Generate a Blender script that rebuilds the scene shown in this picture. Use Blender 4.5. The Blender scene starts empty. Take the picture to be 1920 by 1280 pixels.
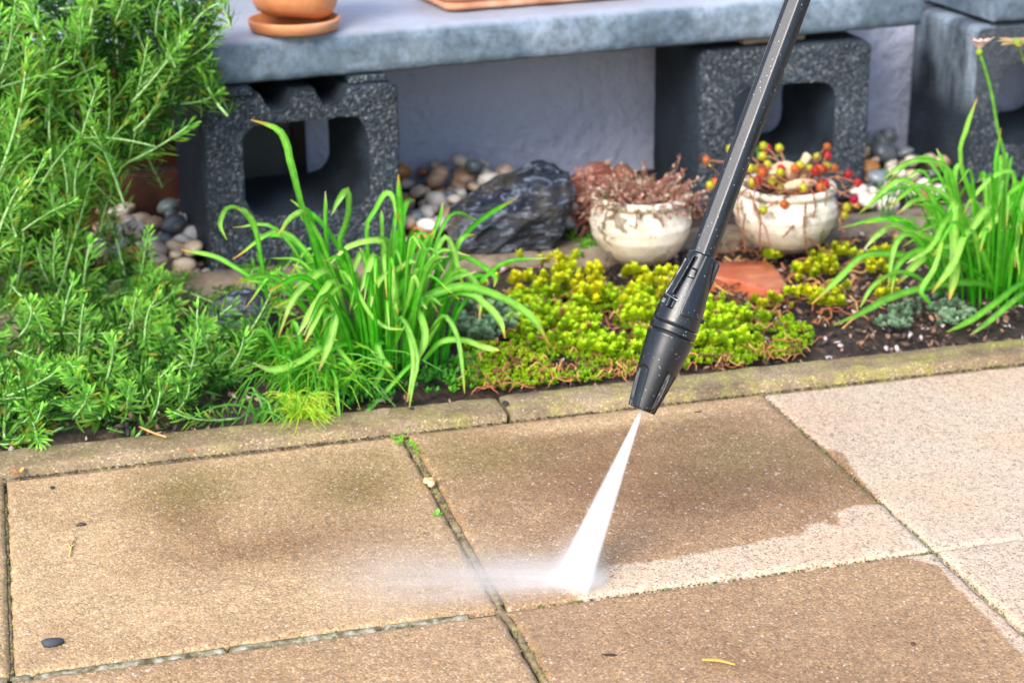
import bpy, bmesh, math, random
import numpy as np
from mathutils import Vector, Matrix, Euler, noise as mnoise
random.seed(7); rng = np.random.default_rng(7)
S = bpy.context.scene
COL = S.collection
PI = math.pi

# ------------------------------------------------------------------ camera, world, sun
CR = Vector((0.96462404, -0.26343807, -0.01004201))
CU = Vector((0.09880487, 0.32595123, 0.94020923))
CF = Vector((0.2444137, 0.90794062, -0.34044936))
CP = Vector((0.0495597722, -1.74355498, 0.742923422))
FPX = 3473.09
cam = bpy.data.cameras.new('camera'); camo = bpy.data.objects.new('camera', cam); COL.objects.link(camo)
cam.sensor_width = 36; cam.lens = FPX/1920*36; cam.clip_end = 200; cam.clip_start = .05
camo.matrix_world = Matrix(((CR.x, CU.x, -CF.x, CP.x), (CR.y, CU.y, -CF.y, CP.y), (CR.z, CU.z, -CF.z, CP.z), (0, 0, 0, 1)))
cam.dof.use_dof = True; cam.dof.focus_distance = 1.62; cam.dof.aperture_fstop = 8.0
S.camera = camo
W = bpy.data.worlds.new('World'); S.world = W; W.use_nodes = True
wn = W.node_tree; wn.nodes.clear()
wo = wn.nodes.new('ShaderNodeOutputWorld'); wb = wn.nodes.new('ShaderNodeBackground'); ws = wn.nodes.new('ShaderNodeTexSky')
ws.sky_type = 'NISHITA'; ws.sun_disc = False; ws.sun_elevation = math.radians(58); ws.sun_rotation = math.radians(215)
ws.air_density = 1.0; ws.dust_density = 1.8; ws.ozone_density = 1.0
wb.inputs[1].default_value = .13
wn.links.new(ws.outputs[0], wb.inputs[0]); wn.links.new(wb.outputs[0], wo.inputs[0])
sl = bpy.data.lights.new('sun', 'SUN'); so = bpy.data.objects.new('sun', sl); COL.objects.link(so)
sl.energy = 1.9; sl.angle = math.radians(34); sl.color = (1, .955, .885)
# the sun stands in front-left of the bed, high: direction it comes from
sd = Vector((-.55, -.62, .66)).normalized()
so.rotation_euler = sd.to_track_quat('Z', 'Y').to_euler()
ws.sun_elevation = math.asin(sd.z); ws.sun_rotation = math.atan2(sd.x, sd.y)
S.view_settings.view_transform = 'Standard'; S.view_settings.look = 'None'
S.view_settings.exposure = 1.42; S.view_settings.gamma = 1; S.view_settings.use_curve_mapping = False
S.render.engine = 'CYCLES'
try:
    S.cycles.volume_bounces = 6; S.cycles.transparent_max_bounces = 16; S.cycles.volume_step_rate = 1
except Exception: pass

# ------------------------------------------------------------------ helpers
def ray(px, py): return CF + CR*((px-960)/FPX) - CU*((py-640)/FPX)
def G(px, py, z=0.0):
    d = ray(px, py); return CP + d*((z-CP.z)/d.z)
def P(px, py, y):
    d = ray(px, py); return CP + d*((y-CP.y)/d.y)

def tag(o, label=None, cat=None, group=None, kind=None):
    if label: o['label'] = label
    if cat: o['category'] = cat
    if group: o['group'] = group
    if kind: o['kind'] = kind
    return o
def empty(name, loc=(0, 0, 0), label=None, cat=None, group=None, kind=None):
    o = bpy.data.objects.new(name, None); COL.objects.link(o); o.location = loc; o.empty_display_size = .02
    return tag(o, label, cat, group, kind)

class MB:
    def __init__(s): s.v = []; s.f = []; s.c = []; s.m = []; s.cur = (1, 1, 1); s.mi = 0
    def vert(s, p): s.v.append((p[0], p[1], p[2])); s.c.append(s.cur); return len(s.v)-1
    def face(s, *i): s.f.append(i); s.m.append(s.mi)
    def grid(s, rows, closed=False, cap=False, cols=None):
        idx = []
        for i, r in enumerate(rows):
            if cols: s.cur = cols[i]
            idx.append([s.vert(p) for p in r])
        for a, b in zip(idx, idx[1:]):
            n = len(a)
            for k in range(n if closed else n-1): s.face(a[k], a[(k+1) % n], b[(k+1) % n], b[k])
        if cap: s.face(*idx[0][::-1]); s.face(*idx[-1])
        return idx
    def tube(s, pts, r, n=6, cap=True):
        pts = [Vector(p) for p in pts]; rows = []
        t0 = (pts[1]-pts[0]).normalized(); up = t0.orthogonal().normalized()
        for i, p in enumerate(pts):
            t = (pts[min(i+1, len(pts)-1)]-pts[max(i-1, 0)]).normalized()
            up = (up - t*up.dot(t)).normalized(); sdv = t.cross(up)
            rr = r[i] if hasattr(r, '__len__') else r
            rows.append([p + (up*math.cos(2*PI*k/n)+sdv*math.sin(2*PI*k/n))*rr for k in range(n)])
        s.grid(rows, True, cap)
    def box(s, c, d, rz=0, bev=0):
        bm = bmesh.new(); bmesh.ops.create_cube(bm, size=1)
        for v in bm.verts: v.co = Vector((v.co.x*d[0], v.co.y*d[1], v.co.z*d[2]))
        if bev: bmesh.ops.bevel(bm, geom=bm.edges[:], offset=bev, segments=2, affect='EDGES', profile=.5)
        M = Matrix.Translation(c) @ Matrix.Rotation(rz, 4, 'Z'); bm.verts.index_update()
        base = len(s.v)
        for v in bm.verts: s.vert(M @ v.co)
        for f in bm.faces: s.face(*[base+v.index for v in f.verts])
        bm.free()
    def blob(s, c, r, sub=1, nz=.15, rot=None, sc=(1, 1, 1), seed=0):
        bm = bmesh.new(); bmesh.ops.create_icosphere(bm, subdivisions=sub, radius=1)
        base = len(s.v); rot = rot or Matrix.Identity(3)
        for v in bm.verts:
            k = 1+nz*mnoise.noise(v.co*1.3+Vector((seed, seed*.7, 3)))*2
            s.vert(Vector(c) + rot @ Vector((v.co.x*sc[0], v.co.y*sc[1], v.co.z*sc[2]))*r*k)
        for f in bm.faces: s.face(*[base+v.index for v in f.verts])
        bm.free()
    def mesh(s, name, mats, origin=(0, 0, 0), smooth=True):
        me = bpy.data.meshes.new(name); o = origin
        me.from_pydata([(a-o[0], b-o[1], c-o[2]) for a, b, c in s.v], [], s.f)
        ca = me.color_attributes.new('Col', 'FLOAT_COLOR', 'POINT')
        ca.data.foreach_set('color', np.array([(c[0], c[1], c[2], 1) for c in s.c], dtype=np.float32).ravel())
        for m in (mats if isinstance(mats, (list, tuple)) else [mats]): me.materials.append(m)
        me.polygons.foreach_set('material_index', s.m)
        if smooth: me.polygons.foreach_set('use_smooth', [True]*len(s.f))
        me.update(); return me
    def build(s, name, mats, parent=None, smooth=True, sharp=None):
        org = parent.location if parent is not None and parent.parent is None else (0, 0, 0)
        if parent is not None and parent.parent is not None: org = Vector(parent.location)+Vector(parent.parent.location)
        me = s.mesh(name, mats, org, smooth)
        if sharp:
            bm = bmesh.new(); bm.from_mesh(me)
            for e in bm.edges:
                if len(e.link_faces) == 2 and e.calc_face_angle(0) > sharp: e.smooth = False
            bm.to_mesh(me); bm.free()
        ob = bpy.data.objects.new(name, me); COL.objects.link(ob)
        if parent is not None: ob.parent = parent
        return ob

def inst(me, name, parent=None, M=None):
    o = bpy.data.objects.new(name, me); COL.objects.link(o)
    if parent is not None: o.parent = parent
    if M is not None: o.matrix_local = M
    return o

def catmull(pts, n):
    pts = [Vector(p) for p in pts]
    if len(pts) == 2: return [pts[0].lerp(pts[1], i/(n-1)) for i in range(n)]
    q = [pts[0]*2-pts[1]] + pts + [pts[-1]*2-pts[-2]]; out = []
    segs = len(pts)-1
    for i in range(n):
        t = i/(n-1)*segs; k = min(int(t), segs-1); t -= k
        a, b, c, d = q[k:k+4]
        out.append(.5*((2*b)+(c-a)*t+(2*a-5*b+4*c-d)*t*t+(3*b-a-3*c+d)*t**3))
    return out
def lerp3(a, b, t): return tuple(a[i]+(b[i]-a[i])*t for i in range(3))

# ------------------------------------------------------------------ node helper
class NT:
    def __init__(s, name):
        s.m = bpy.data.materials.new(name); s.m.use_nodes = True; s.t = s.m.node_tree; s.t.nodes.clear()
        s.out = s.t.nodes.new('ShaderNodeOutputMaterial')
    def n(s, typ, **kw):
        nd = s.t.nodes.new(typ)
        for k, v in kw.items():
            if k.startswith('i_'):
                key = k[2:]; key = int(key) if key.isdigit() else key.replace('_', ' ')
                s.put(nd.inputs[key], v)
            else: setattr(nd, k, v)
        return nd
    def put(s, sock, v):
        if isinstance(v, bpy.types.NodeSocket): s.t.links.new(v, sock)
        elif isinstance(v, bpy.types.Node): s.t.links.new(v.outputs[0], sock)
        else:
            if sock.type == 'RGBA' and len(v) == 3: v = (*v, 1)
            sock.default_value = v
    def math(s, op, a, b=0, c=None, clamp=False):
        nd = s.t.nodes.new('ShaderNodeMath'); nd.operation = op; nd.use_clamp = clamp
        s.put(nd.inputs[0], a); s.put(nd.inputs[1], b)
        if c is not None: s.put(nd.inputs[2], c)
        return nd.outputs[0]
    def mix(s, f, a, b, blend='MIX'):
        nd = s.t.nodes.new('ShaderNodeMix'); nd.data_type = 'RGBA'; nd.blend_type = blend
        s.put(nd.inputs[0], f); s.put(nd.inputs[6], a); s.put(nd.inputs[7], b); return nd.outputs[2]
    def ramp(s, f, stops, interp='LINEAR'):
        nd = s.t.nodes.new('ShaderNodeValToRGB'); s.put(nd.inputs[0], f); cr = nd.color_ramp; cr.interpolation = interp
        while len(cr.elements) < len(stops): cr.elements.new(.5)
        for e, (p, c) in zip(cr.elements, stops):
            e.position = p; e.color = (c, c, c, 1) if not hasattr(c, '__len__') else (*c, 1)
        return nd.outputs[0]
    def pos(s, obj=False):
        return s.n('ShaderNodeTexCoord').outputs['Object'] if obj else s.n('ShaderNodeNewGeometry').outputs['Position']
    def noise(s, scale, vec=None, detail=4, rough=.55, dist=0):
        nd = s.n('ShaderNodeTexNoise'); nd.inputs['Scale'].default_value = scale; nd.inputs['Detail'].default_value = detail
        nd.inputs['Roughness'].default_value = rough; nd.inputs['Distortion'].default_value = dist
        if vec is not None: s.put(nd.inputs['Vector'], vec)
        return nd.outputs[0]
    def voro(s, scale, vec=None, out='Color', feature='F1'):
        nd = s.n('ShaderNodeTexVoronoi'); nd.feature = feature; nd.inputs['Scale'].default_value = scale
        if vec is not None: s.put(nd.inputs['Vector'], vec)
        return nd.outputs[out]
    def bsdf(s, color, rough=.6, spec=.5, bump=None, bstr=.3, bdist=.002, **kw):
        b = s.n('ShaderNodeBsdfPrincipled'); s.put(b.inputs['Base Color'], color); s.put(b.inputs['Roughness'], rough)
        s.put(b.inputs['Specular IOR Level'], spec)
        for k, v in kw.items(): s.put(b.inputs[k.replace('_', ' ')], v)
        if bump is not None:
            bp = s.n('ShaderNodeBump'); bp.inputs['Strength'].default_value = bstr; bp.inputs['Distance'].default_value = bdist
            s.put(bp.inputs['Height'], bump); s.t.links.new(bp.outputs[0], b.inputs['Normal'])
        s.b = b; s.t.links.new(b.outputs[0], s.out.inputs[0]); return b
    def sep(s, v): return s.n('ShaderNodeSeparateXYZ', i_0=v).outputs
    def attr(s, name, out='Color'): return s.n('ShaderNodeAttribute', attribute_name=name).outputs[out]

# ------------------------------------------------------------------ materials
def mat_foliage(name, tint=(1, 1, 1), rough=.42, trans=.35, spec=.24):
    t = NT(name); c = t.attr('Col')
    rnd = t.n('ShaderNodeObjectInfo').outputs['Random']
    c = t.mix(1.0, c, t.ramp(rnd, [(0, (.62*tint[0], .70*tint[1], .62*tint[2])), (.5, (.92*tint[0], .94*tint[1], .8*tint[2])), (1, (1*tint[0], 1*tint[1], 1.0*tint[2]))]), 'MULTIPLY')
    nz = t.noise(90, t.pos(), 2)
    c = t.mix(1.0, c, t.ramp(nz, [(.3, .78), (.7, 1.18)]), 'MULTIPLY')
    b = t.bsdf(c, rough, spec)
    tr = t.n('ShaderNodeBsdfTranslucent', i_0=c); ms = t.n('ShaderNodeMixShader', i_0=trans)
    t.t.links.new(b.outputs[0], ms.inputs[1]); t.t.links.new(tr.outputs[0], ms.inputs[2]); t.t.links.new(ms.outputs[0], t.out.inputs[0])
    return t.m
M_ROSE = mat_foliage('rosemary_leaf'); M_LEAF = mat_foliage('strap_leaf', rough=.34, trans=.4); M_SEDUM = mat_foliage('sedum_leaf', rough=.45, trans=.3)
def mat_attr(name, rough=.6, spec=.4, bs=120, bstr=.3, bd=.001, var=.25):
    t = NT(name); c = t.attr('Col'); nz = t.noise(bs, t.pos(), 5)
    c = t.mix(1.0, c, t.ramp(nz, [(.25, 1-var), (.75, 1+var)]), 'MULTIPLY')
    t.bsdf(c, rough, spec, nz, bstr, bd); return t.m
M_STEM = mat_attr('stem'); M_BITS = mat_attr('plant_litter', .7)

def mat_concrete_slab():
    t = NT('shelf_concrete'); p = t.pos()
    n1 = t.noise(9, p, 5); n2 = t.noise(70, p, 5, .7); n3 = t.noise(30, p, 4)
    c = t.ramp(n1, [(.3, (.055, .080, .11)), (.5, (.10, .14, .185)), (.7, (.20, .25, .31))])
    c = t.mix(1.0, c, t.ramp(n2, [(.3, .5), (.5, 1), (.72, 1.45)]), 'MULTIPLY')
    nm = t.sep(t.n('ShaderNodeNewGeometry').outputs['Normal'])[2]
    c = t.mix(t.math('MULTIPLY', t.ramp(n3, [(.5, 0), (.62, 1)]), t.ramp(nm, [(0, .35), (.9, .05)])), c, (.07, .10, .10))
    c = t.mix(t.ramp(nm, [(.5, 0), (.98, .6)]), c, (.40, .42, .49))     # paler on the upward face
    t.bsdf(c, .5, .45, n2, .35, .002); return t.m
M_SHELF = mat_concrete_slab()
def mat_block(name='block_concrete', smooth=False, stain=0):
    t = NT(name); p = t.pos()
    v = t.voro(330, p, 'Color'); d = t.voro(330, p, 'Distance'); n = t.noise(10, p, 5); n2 = t.noise(160, p, 4)
    sp = t.sep(v)
    c = t.ramp(sp[0], [(0, (.009, .014, .021)), (.55, (.026, .037, .050)), (.86, (.058, .074, .090)), (1, (.17, .18, .18))])
    c = t.mix(1.0, c, t.ramp(n, [(.3, .6), (.7, 1.3)]), 'MULTIPLY')
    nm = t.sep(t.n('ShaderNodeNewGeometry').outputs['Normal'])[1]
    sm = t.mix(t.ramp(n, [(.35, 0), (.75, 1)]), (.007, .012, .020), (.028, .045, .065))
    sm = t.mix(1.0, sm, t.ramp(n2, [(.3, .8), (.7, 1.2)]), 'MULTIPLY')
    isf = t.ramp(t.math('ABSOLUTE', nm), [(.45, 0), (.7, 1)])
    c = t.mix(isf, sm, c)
    if stain:
        q = t.n('ShaderNodeVectorMath', operation='MULTIPLY', i_0=p, i_1=(1, 14, 5))
        n4 = t.noise(1.1, q, 6, .7)
        z = t.sep(p)[2]
        c = t.mix(t.math('MULTIPLY', t.ramp(n4, [(.40, 0), (.60, 1)]), t.ramp(z, [(.10, 0), (.19, .95)])), c, t.mix(isf, (.27, .34, .42), (.05, .06, .07)))
    h = t.math('ADD', t.math('MULTIPLY', d, -1.6), n2)
    t.bsdf(c, .62, .35, h, .7, .003); return t.m
M_BLOCK = mat_block(); M_BLOCK_ST = mat_block('stained_block', stain=1)

def mat_wall():
    t = NT('wall_plaster'); p = t.pos(); n = t.noise(42, p, 5, .6); n2 = t.noise(3.5, p, 5, .7)
    c = t.mix(n2, (.37, .41, .55), (.49, .52, .66))
    t.bsdf(c, .85, .2, n, 1.0, .012); return t.m
M_WALL = mat_wall()

def mat_paving():
    t = NT('washed_concrete_paving'); p = t.pos()
    a = t.sep(t.attr('Col'))          # r: cleaned (0.5 = edge), g: wet/dirty depth, b: algae
    fine = t.noise(95, p, 4, .7); med = t.noise(22, p, 5, .65); big = t.noise(6, p, 4)
    clean = t.math('ADD', a[0], t.math('ADD', t.math('MULTIPLY', t.math('SUBTRACT', fine, .5), .09), t.math('MULTIPLY', t.math('SUBTRACT', med, .5), .16)))
    clean = t.ramp(clean, [(.47, 0), (.53, 1)])
    wet = t.math('ADD', a[1], t.math('ADD', t.math('MULTIPLY', t.math('SUBTRACT', med, .5), .5), t.math('MULTIPLY', t.math('SUBTRACT', big, .5), .55)), clamp=True)
    grit = t.sep(t.voro(560, p, 'Color')); grit2 = t.sep(t.voro(520, p, 'Color'))
    gd = t.voro(560, p, 'Distance')
    dirty = t.mix(wet, (.53, .365, .205), (.19, .098, .047))
    dirty = t.mix(t.math('MULTIPLY', t.ramp(t.noise(9, p, 7, .72, .4), [(.50, 0), (.60, .5)]), t.math('SUBTRACT', 1.0, wet)), dirty, (.30, .20, .115))
    dirty = t.mix(t.math('MULTIPLY', a[2], t.ramp(big, [(.35, .25), (.65, 1)])), dirty, (.19, .145, .05))
    dirty = t.mix(1.0, dirty, t.ramp(grit[0], [(0, (.62, .60, .58)), (.35, (.96, .96, .96)), (.85, (1.16, 1.14, 1.12)), (.96, (1.6, 1.6, 1.6))]), 'MULTIPLY')
    cl = t.mix(t.ramp(big, [(.35, 0), (.65, 1)]), (.52, .385, .275), (.51, .42, .32))
    cl = t.mix(1.0, cl, t.ramp(grit[0], [(0, (.40, .36, .33)), (.14, (.80, .76, .73)), (.5, (1, 1, 1)), (.9, (1.12, 1.1, 1.08)), (1, (1.25, 1.1, .9))]), 'MULTIPLY')
    cl = t.mix(t.math('MULTIPLY', t.ramp(grit2[1], [(.93, 0), (.95, 1)]), .55), cl, (.30, .22, .15))
    c = t.mix(clean, dirty, cl)
    lich = t.math('MULTIPLY', t.ramp(t.voro(38, p, 'Distance'), [(.06, 1), (.10, 0)]), t.ramp(t.sep(t.voro(38, p, 'Color'))[0], [(.86, 0), (.88, 1)]))
    c = t.mix(t.math('MULTIPLY', lich, .45), c, (.10, .07, .035))
    c = t.mix(t.math('MULTIPLY', t.ramp(grit2[0], [(.982, 0), (.988, 1)]), .5), c, (.72, .66, .58))
    c = t.mix(1.0, c, t.ramp(fine, [(.3, .84), (.7, 1.14)]), 'MULTIPLY')
    h = t.math('ADD', t.math('MULTIPLY', gd, -1), fine)
    r = t.ramp(t.math('SUBTRACT', wet, t.math('MULTIPLY', clean, .6)), [(0, .62), (.6, .40), (1, .30)])
    t.bsdf(c, r, .3, h, .5, .0012); return t.m
M_PAVE = mat_paving()
def mat_kerb():
    t = NT('kerb_concrete'); p = t.pos(); g = t.sep(t.voro(650, p, 'Color')); n = t.noise(14, p, 5, .65); f = t.noise(120, p, 5, .7)
    c = t.ramp(n, [(.3, (.125, .088, .048)), (.5, (.235, .168, .094)), (.7, (.33, .25, .155))])
    x = t.sep(p)[0]
    c = t.mix(t.math('MULTIPLY', t.ramp(t.noise(40, p, 4), [(.45, 0), (.65, .9)]), t.ramp(x, [(0, .15), (.95, .8)])), c, (.31, .28, .07))
    c = t.mix(1.0, c, t.ramp(g[0], [(0, .6), (.5, 1), (.93, 1.15), (.97, 2.2)]), 'MULTIPLY')
    t.bsdf(c, .55, .4, f, .5, .002); return t.m
M_KERB = mat_kerb()
def mat_simple(name, stops, scale=20, rough=.6, bstr=.3, bd=.002, spec=.4, detail=5, obj=False, **kw):
    t = NT(name); n = t.noise(scale, t.pos(obj), detail, .6); c = t.ramp(n, stops)
    t.bsdf(c, rough, spec, n, bstr, bd, **kw); return t.m
M_EDGE = mat_simple('edging_concrete', [(.3, (.10, .075, .05)), (.5, (.19, .145, .10)), (.7, (.26, .21, .15))], 45)
M_SOIL = mat_simple('soil', [(.3, (.012, .008, .006)), (.5, (.035, .022, .016)), (.72, (.09, .055, .035))], 70, .75, .9, .008)
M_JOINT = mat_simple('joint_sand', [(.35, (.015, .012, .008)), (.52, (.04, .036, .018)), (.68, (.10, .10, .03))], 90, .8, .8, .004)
M_MORTAR = mat_simple('mortar', [(.36, (.06, .05, .025)), (.48, (.18, .16, .09)), (.58, (.32, .30, .23)), (.7, (.42, .40, .35))], 90, .7, .9, .004)
M_TERRA = mat_simple('terracotta', [(.3, (.42, .15, .055)), (.5, (.55, .22, .09)), (.72, (.62, .33, .19))], 14, .6, .2, .001)
M_TERRA_P = mat_simple('weathered_terracotta', [(.3, (.36, .15, .08)), (.5, (.50, .24, .14)), (.72, (.60, .36, .25))], 30, .65, .3, .001)
M_REDST = mat_simple('wet_red_clay', [(.3, (.30, .06, .025)), (.5, (.42, .11, .05)), (.7, (.52, .20, .11))], 30, .22, .3, .001, .6)
M_WOOD = mat_simple('stained_wood', [(.3, (.028, .010, .006)), (.5, (.07, .022, .010)), (.7, (.13, .05, .022))], 18, .5, .3, .002)
M_DARKPOST = mat_simple('dark_post', [(.3, (.012, .008, .006)), (.7, (.03, .02, .016))], 20)
M_PANEL = mat_simple('grey_green_panel', [(.3, (.085, .105, .095)), (.7, (.13, .15, .135))], 8, .7, .1)

def mat_rock():
    t = NT('slate_rock'); p = t.pos()
    q = t.n('ShaderNodeMapping', i_0=p); q.inputs['Rotation'].default_value = (0, .65, .2); q.inputs['Scale'].default_value = (1, 1, 3.2); q = q.outputs[0]
    n = t.noise(36, q, 6, .65, .6); n2 = t.noise(80, q, 5, .7)
    c = t.ramp(n, [(.32, (.006, .008, .012)), (.47, (.016, .020, .030)), (.56, (.035, .044, .062)), (.60, (.18, .21, .27)), (.65, (.025, .032, .045))])
    c = t.mix(t.ramp(n2, [(.62, 0), (.68, .8)]), c, (.36, .39, .46))
    z = t.sep(p)[2]; 
    c = t.mix(t.ramp(t.noise(12, p, 3), [(.5, 0), (.7, .5)]), c, (.10, .075, .035))
    t.bsdf(c, .27, .6, t.math('ADD', n, t.math('MULTIPLY', n2, .4)), .9, .006); return t.m
M_ROCK = mat_rock()
def mat_pot():
    t = NT('weathered_white_pot'); p = t.pos(); z = t.sep(p)[2]
    n = t.noise(32, p, 5, .7); n2 = t.noise(12, p, 4)
    band = t.noise(1, t.n('ShaderNodeVectorMath', operation='MULTIPLY', i_0=p, i_1=(8, 8, 210)), 3)
    c = t.mix(t.ramp(band, [(.4, 0), (.6, .5)]), (.74, .70, .62), (.60, .52, .40))
    c = t.mix(t.ramp(n2, [(.4, 0), (.7, .55)]), c, (.42, .28, .13))
    c = t.mix(t.math('MULTIPLY', t.ramp(n, [(.54, 0), (.57, .9)]), t.ramp(n2, [(.38, 0), (.5, 1)])), c, (.10, .08, .05))
    c = t.mix(t.ramp(t.math('ADD', z, t.math('MULTIPLY', n, .05)), [(.045, .75), (.085, 0)]), c, (.34, .25, .14))
    c = t.mix(t.ramp(t.noise(90, p, 4, .7), [(.45, 0), (.7, .5)]), c, (.36, .27, .16))
    t.bsdf(c, .55, .4, n, .5, .0015); return t.m
M_POT = mat_pot()
def mat_pebble():
    t = NT('pebble'); r = t.n('ShaderNodeObjectInfo').outputs['Random']; p = t.pos(); n = t.noise(60, p, 4)
    c = t.ramp(r, [(0, (.16, .19, .21)), (.07, (.66, .58, .48)), (.24, (.48, .30, .19)), (.38, (.15, .18, .18)), (.46, (.58, .44, .30)),
                   (.58, (.60, .25, .06)), (.66, (.66, .61, .54)), (.8, (.10, .11, .12)), (.86, (.46, .34, .28)), (.94, (.32, .15, .08))], 'CONSTANT')
    c = t.mix(1.0, c, t.ramp(n, [(.3, .68), (.7, 1.25)]), 'MULTIPLY')
    t.bsdf(c, .3, .5, n, .2, .001); return t.m
M_PEB = mat_pebble()
def mat_plastic():
    t = NT('black_plastic'); p = t.pos(); f = t.noise(260, p, 3, .7); sc = t.voro(330, p, 'Distance'); v = t.sep(t.voro(330, p, 'Color'))
    n = t.noise(28, p, 4)
    spk = t.math('MULTIPLY', t.ramp(sc, [(.10, 1), (.2, 0)]), t.ramp(v[0], [(.62, 0), (.64, 1)]))
    spk = t.math('MULTIPLY', spk, t.ramp(n, [(.45, .15), (.65, 1)]))
    c = t.mix(t.ramp(n, [(.35, 0), (.75, 1)]), (.0012, .0026, .005), (.0036, .0065, .011))
    c = t.mix(t.math('MULTIPLY', spk, .85), c, (.5, .55, .6))
    t.bsdf(c, t.ramp(n, [(.3, .24), (.7, .38)]), .6, f, .12, .0004); return t.m
M_PLAST = mat_plastic()
M_BLACK = mat_simple('dark_recess', [(.3, (.004, .004, .005)), (.7, (.008, .008, .01))], 20, .6)
M_STEEL = mat_simple('steel_wire', [(.3, (.5, .5, .52)), (.7, (.7, .7, .7))], 80, .25, .1, Metallic=1.0)

# ------------------------------------------------------------------ ground, bed
mb = MB(); mb.box((1, 0, -.11), (14, 14, .06)); g = mb.build('ground', M_SOIL); tag(g, kind='structure')
# soil bed, gently uneven
mb = MB(); rows = []
for i in range(111):
    y = .056 + (.53-.056)*i/110; r = []
    for j in range(301):
        x = -.9 + 3.2*j/300
        z = -.006 + .010*mnoise.noise(Vector((x*9, y*9, 0))) + .007*mnoise.noise(Vector((x*40, y*40, 2))) + .004*mnoise.noise(Vector((x*110, y*110, 5)))
        r.append((x, y, z))
    rows.append(r)
mb.grid(rows); o = mb.build('soil_bed', M_SOIL); tag(o, kind='structure')
# gravel base
gb = empty('gravel_bed', (0.7, .75, 0), kind='structure')
mb = MB(); rows = []
for i in range(41):
    y = .575 + (.97-.575)*i/40; r = []
    for j in range(201):
        x = -.9 + 3.2*j/200
        r.append((x, y, -.004 + .008*mnoise.noise(Vector((x*25, y*25, 0)))))
    rows.append(r)
mb.grid(rows); mb.build('gravel_base', M_SOIL, gb)
peb_me = []
for k in range(10):
    m = MB(); sx = random.uniform(.8, 1.25); sy = random.uniform(.7, 1); sz = random.uniform(.5, .75)
    m.blob((0, 0, 0), 1, 2 if k < 10 else 1, .13, None, (sx, sy, sz), k*3.1); peb_me.append(m.mesh('pebble', M_PEB))
placed = []
def pebble(x, y, r, z):
    M = Matrix.Translation(Vector((x, y, z))-gb.location) @ Euler((random.uniform(-.5, .5), random.uniform(-.5, .5), random.uniform(0, 6.3))).to_matrix().to_4x4() @ Matrix.Scale(r, 4)
    inst(random.choice(peb_me), 'pebble', gb, M)
patches = [((180, 430), (340, 545), 150), ((750, 960), (315, 480), 78), ((1600, 1780), (260, 420), 52), ((1040, 1140), (400, 470), 8), ((880, 1240), (340, 420), 10)]
for (xa, xb), (ya, yb), n in patches:
    got = 0; tries = 0
    while got < n and tries < 6000:
        tries += 1
        q = G(random.uniform(xa, xb), random.uniform(ya, yb), .008); r = random.choice([.010, .012, .014, .017, .020])*random.uniform(.9, 1.15)
        if q.y < .60 or q.y > .93: continue
        if .955 < q.x < 1.24 and .66 < q.y < .9: continue
        if .26 < q.x < .53 and .58 < q.y < .80: continue
        hit = sum(1 for a in placed if (a[0]-q.x)**2+(a[1]-q.y)**2 < (.75*(a[2]+r))**2)
        if hit > 2: continue
        placed.append((q.x, q.y, r)); pebble(q.x, q.y, r, .004+r*.5+hit*.010+.16*max(0, q.y-.80)); got += 1
# small filler gravel, one mass
m = MB()
for k in range(1500):
    x = random.uniform(-.35, .30); y = random.uniform(.585, .945); r = random.uniform(.004, .0085)
    a = random.random(); m.cur = random.choice([(.3, .26, .21), (.12, .13, .14), (.24, .14, .09), (.42, .38, .32), (.07, .07, .08), (.34, .17, .07)])
    m.blob((x, y, .004+r*.3), r, 1, .1, None, (1, .8, .65), k*.37)
o = m.build('fine_gravel', M_BITS, gb); o['kind'] = 'stuff'

# ------------------------------------------------------------------ house wall
t = empty('house_wall', (.7, .96, 0), 'grey lilac plastered house wall rising behind the concrete shelf', 'wall')
m = MB(); m.box((.6, 1.06, .8), (7, .2, 1.9)); m.build('plaster_face', M_WALL, t, False)

# ------------------------------------------------------------------ patio
patio = empty('patio', (0, 0, 0), kind='structure')
def poly_w(pts): return np.array([[*G(a, b).xy] for a, b in pts])
def sdist(X, Y, poly):       # signed distance, + inside
    d = np.full(X.shape, 1e9); ins = np.zeros(X.shape, bool); n = len(poly)
    for i in range(n):
        ax, ay = poly[i]; bx, by = poly[(i+1) % n]
        ex, ey = bx-ax, by-ay; tt = np.clip(((X-ax)*ex+(Y-ay)*ey)/(ex*ex+ey*ey+1e-12), 0, 1)
        d = np.minimum(d, np.hypot(X-ax-ex*tt, Y-ay-ey*tt))
        c = ((ay > Y) != (by > Y)) & (X < (bx-ax)*(Y-ay)/(by-ay+1e-12)+ax); ins ^= c
    return np.where(ins, d, -d)
CLEAN10 = poly_w([(1040, 1075), (1120, 1066), (1200, 1056), (1270, 1046), (1340, 1034), (1420, 1018), (1455, 1008), (1500, 1005), (1518, 990), (1510, 983), (1540, 980), (1578, 990), (1572, 972), (1560, 966), (1600, 950), (1660, 947), (1760, 1030), (1400, 1090), (1100, 1135), (1060, 1100)])
CLEAN11 = poly_w([(1625, 1050), (1660, 1042), (1700, 1044), (1760, 1060), (1795, 1100), (1850, 1155), (1900, 1210), (1960, 1260), (1960, 1200), (1745, 1015), (1600, 1045)])
FRINGE = poly_w([(1500, 800), (1552, 842), (1580, 850), (1605, 888), (1640, 925), (1655, 960), (1600, 900)])
def blobs(X, Y, lst):
    o = np.zeros(X.shape)
    for px, py, sx, sy, a in lst:
        c = G(px, py); o += a*np.exp(-((X-c.x)/sx)**2-((Y-c.y)/sy)**2)
    return o
GAP = {('x', 0): (.0035, .0035), ('x', 1): (.005, .005), ('x', 2): (.0022, .0022), ('y', 1): (.003, .003)}
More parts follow.
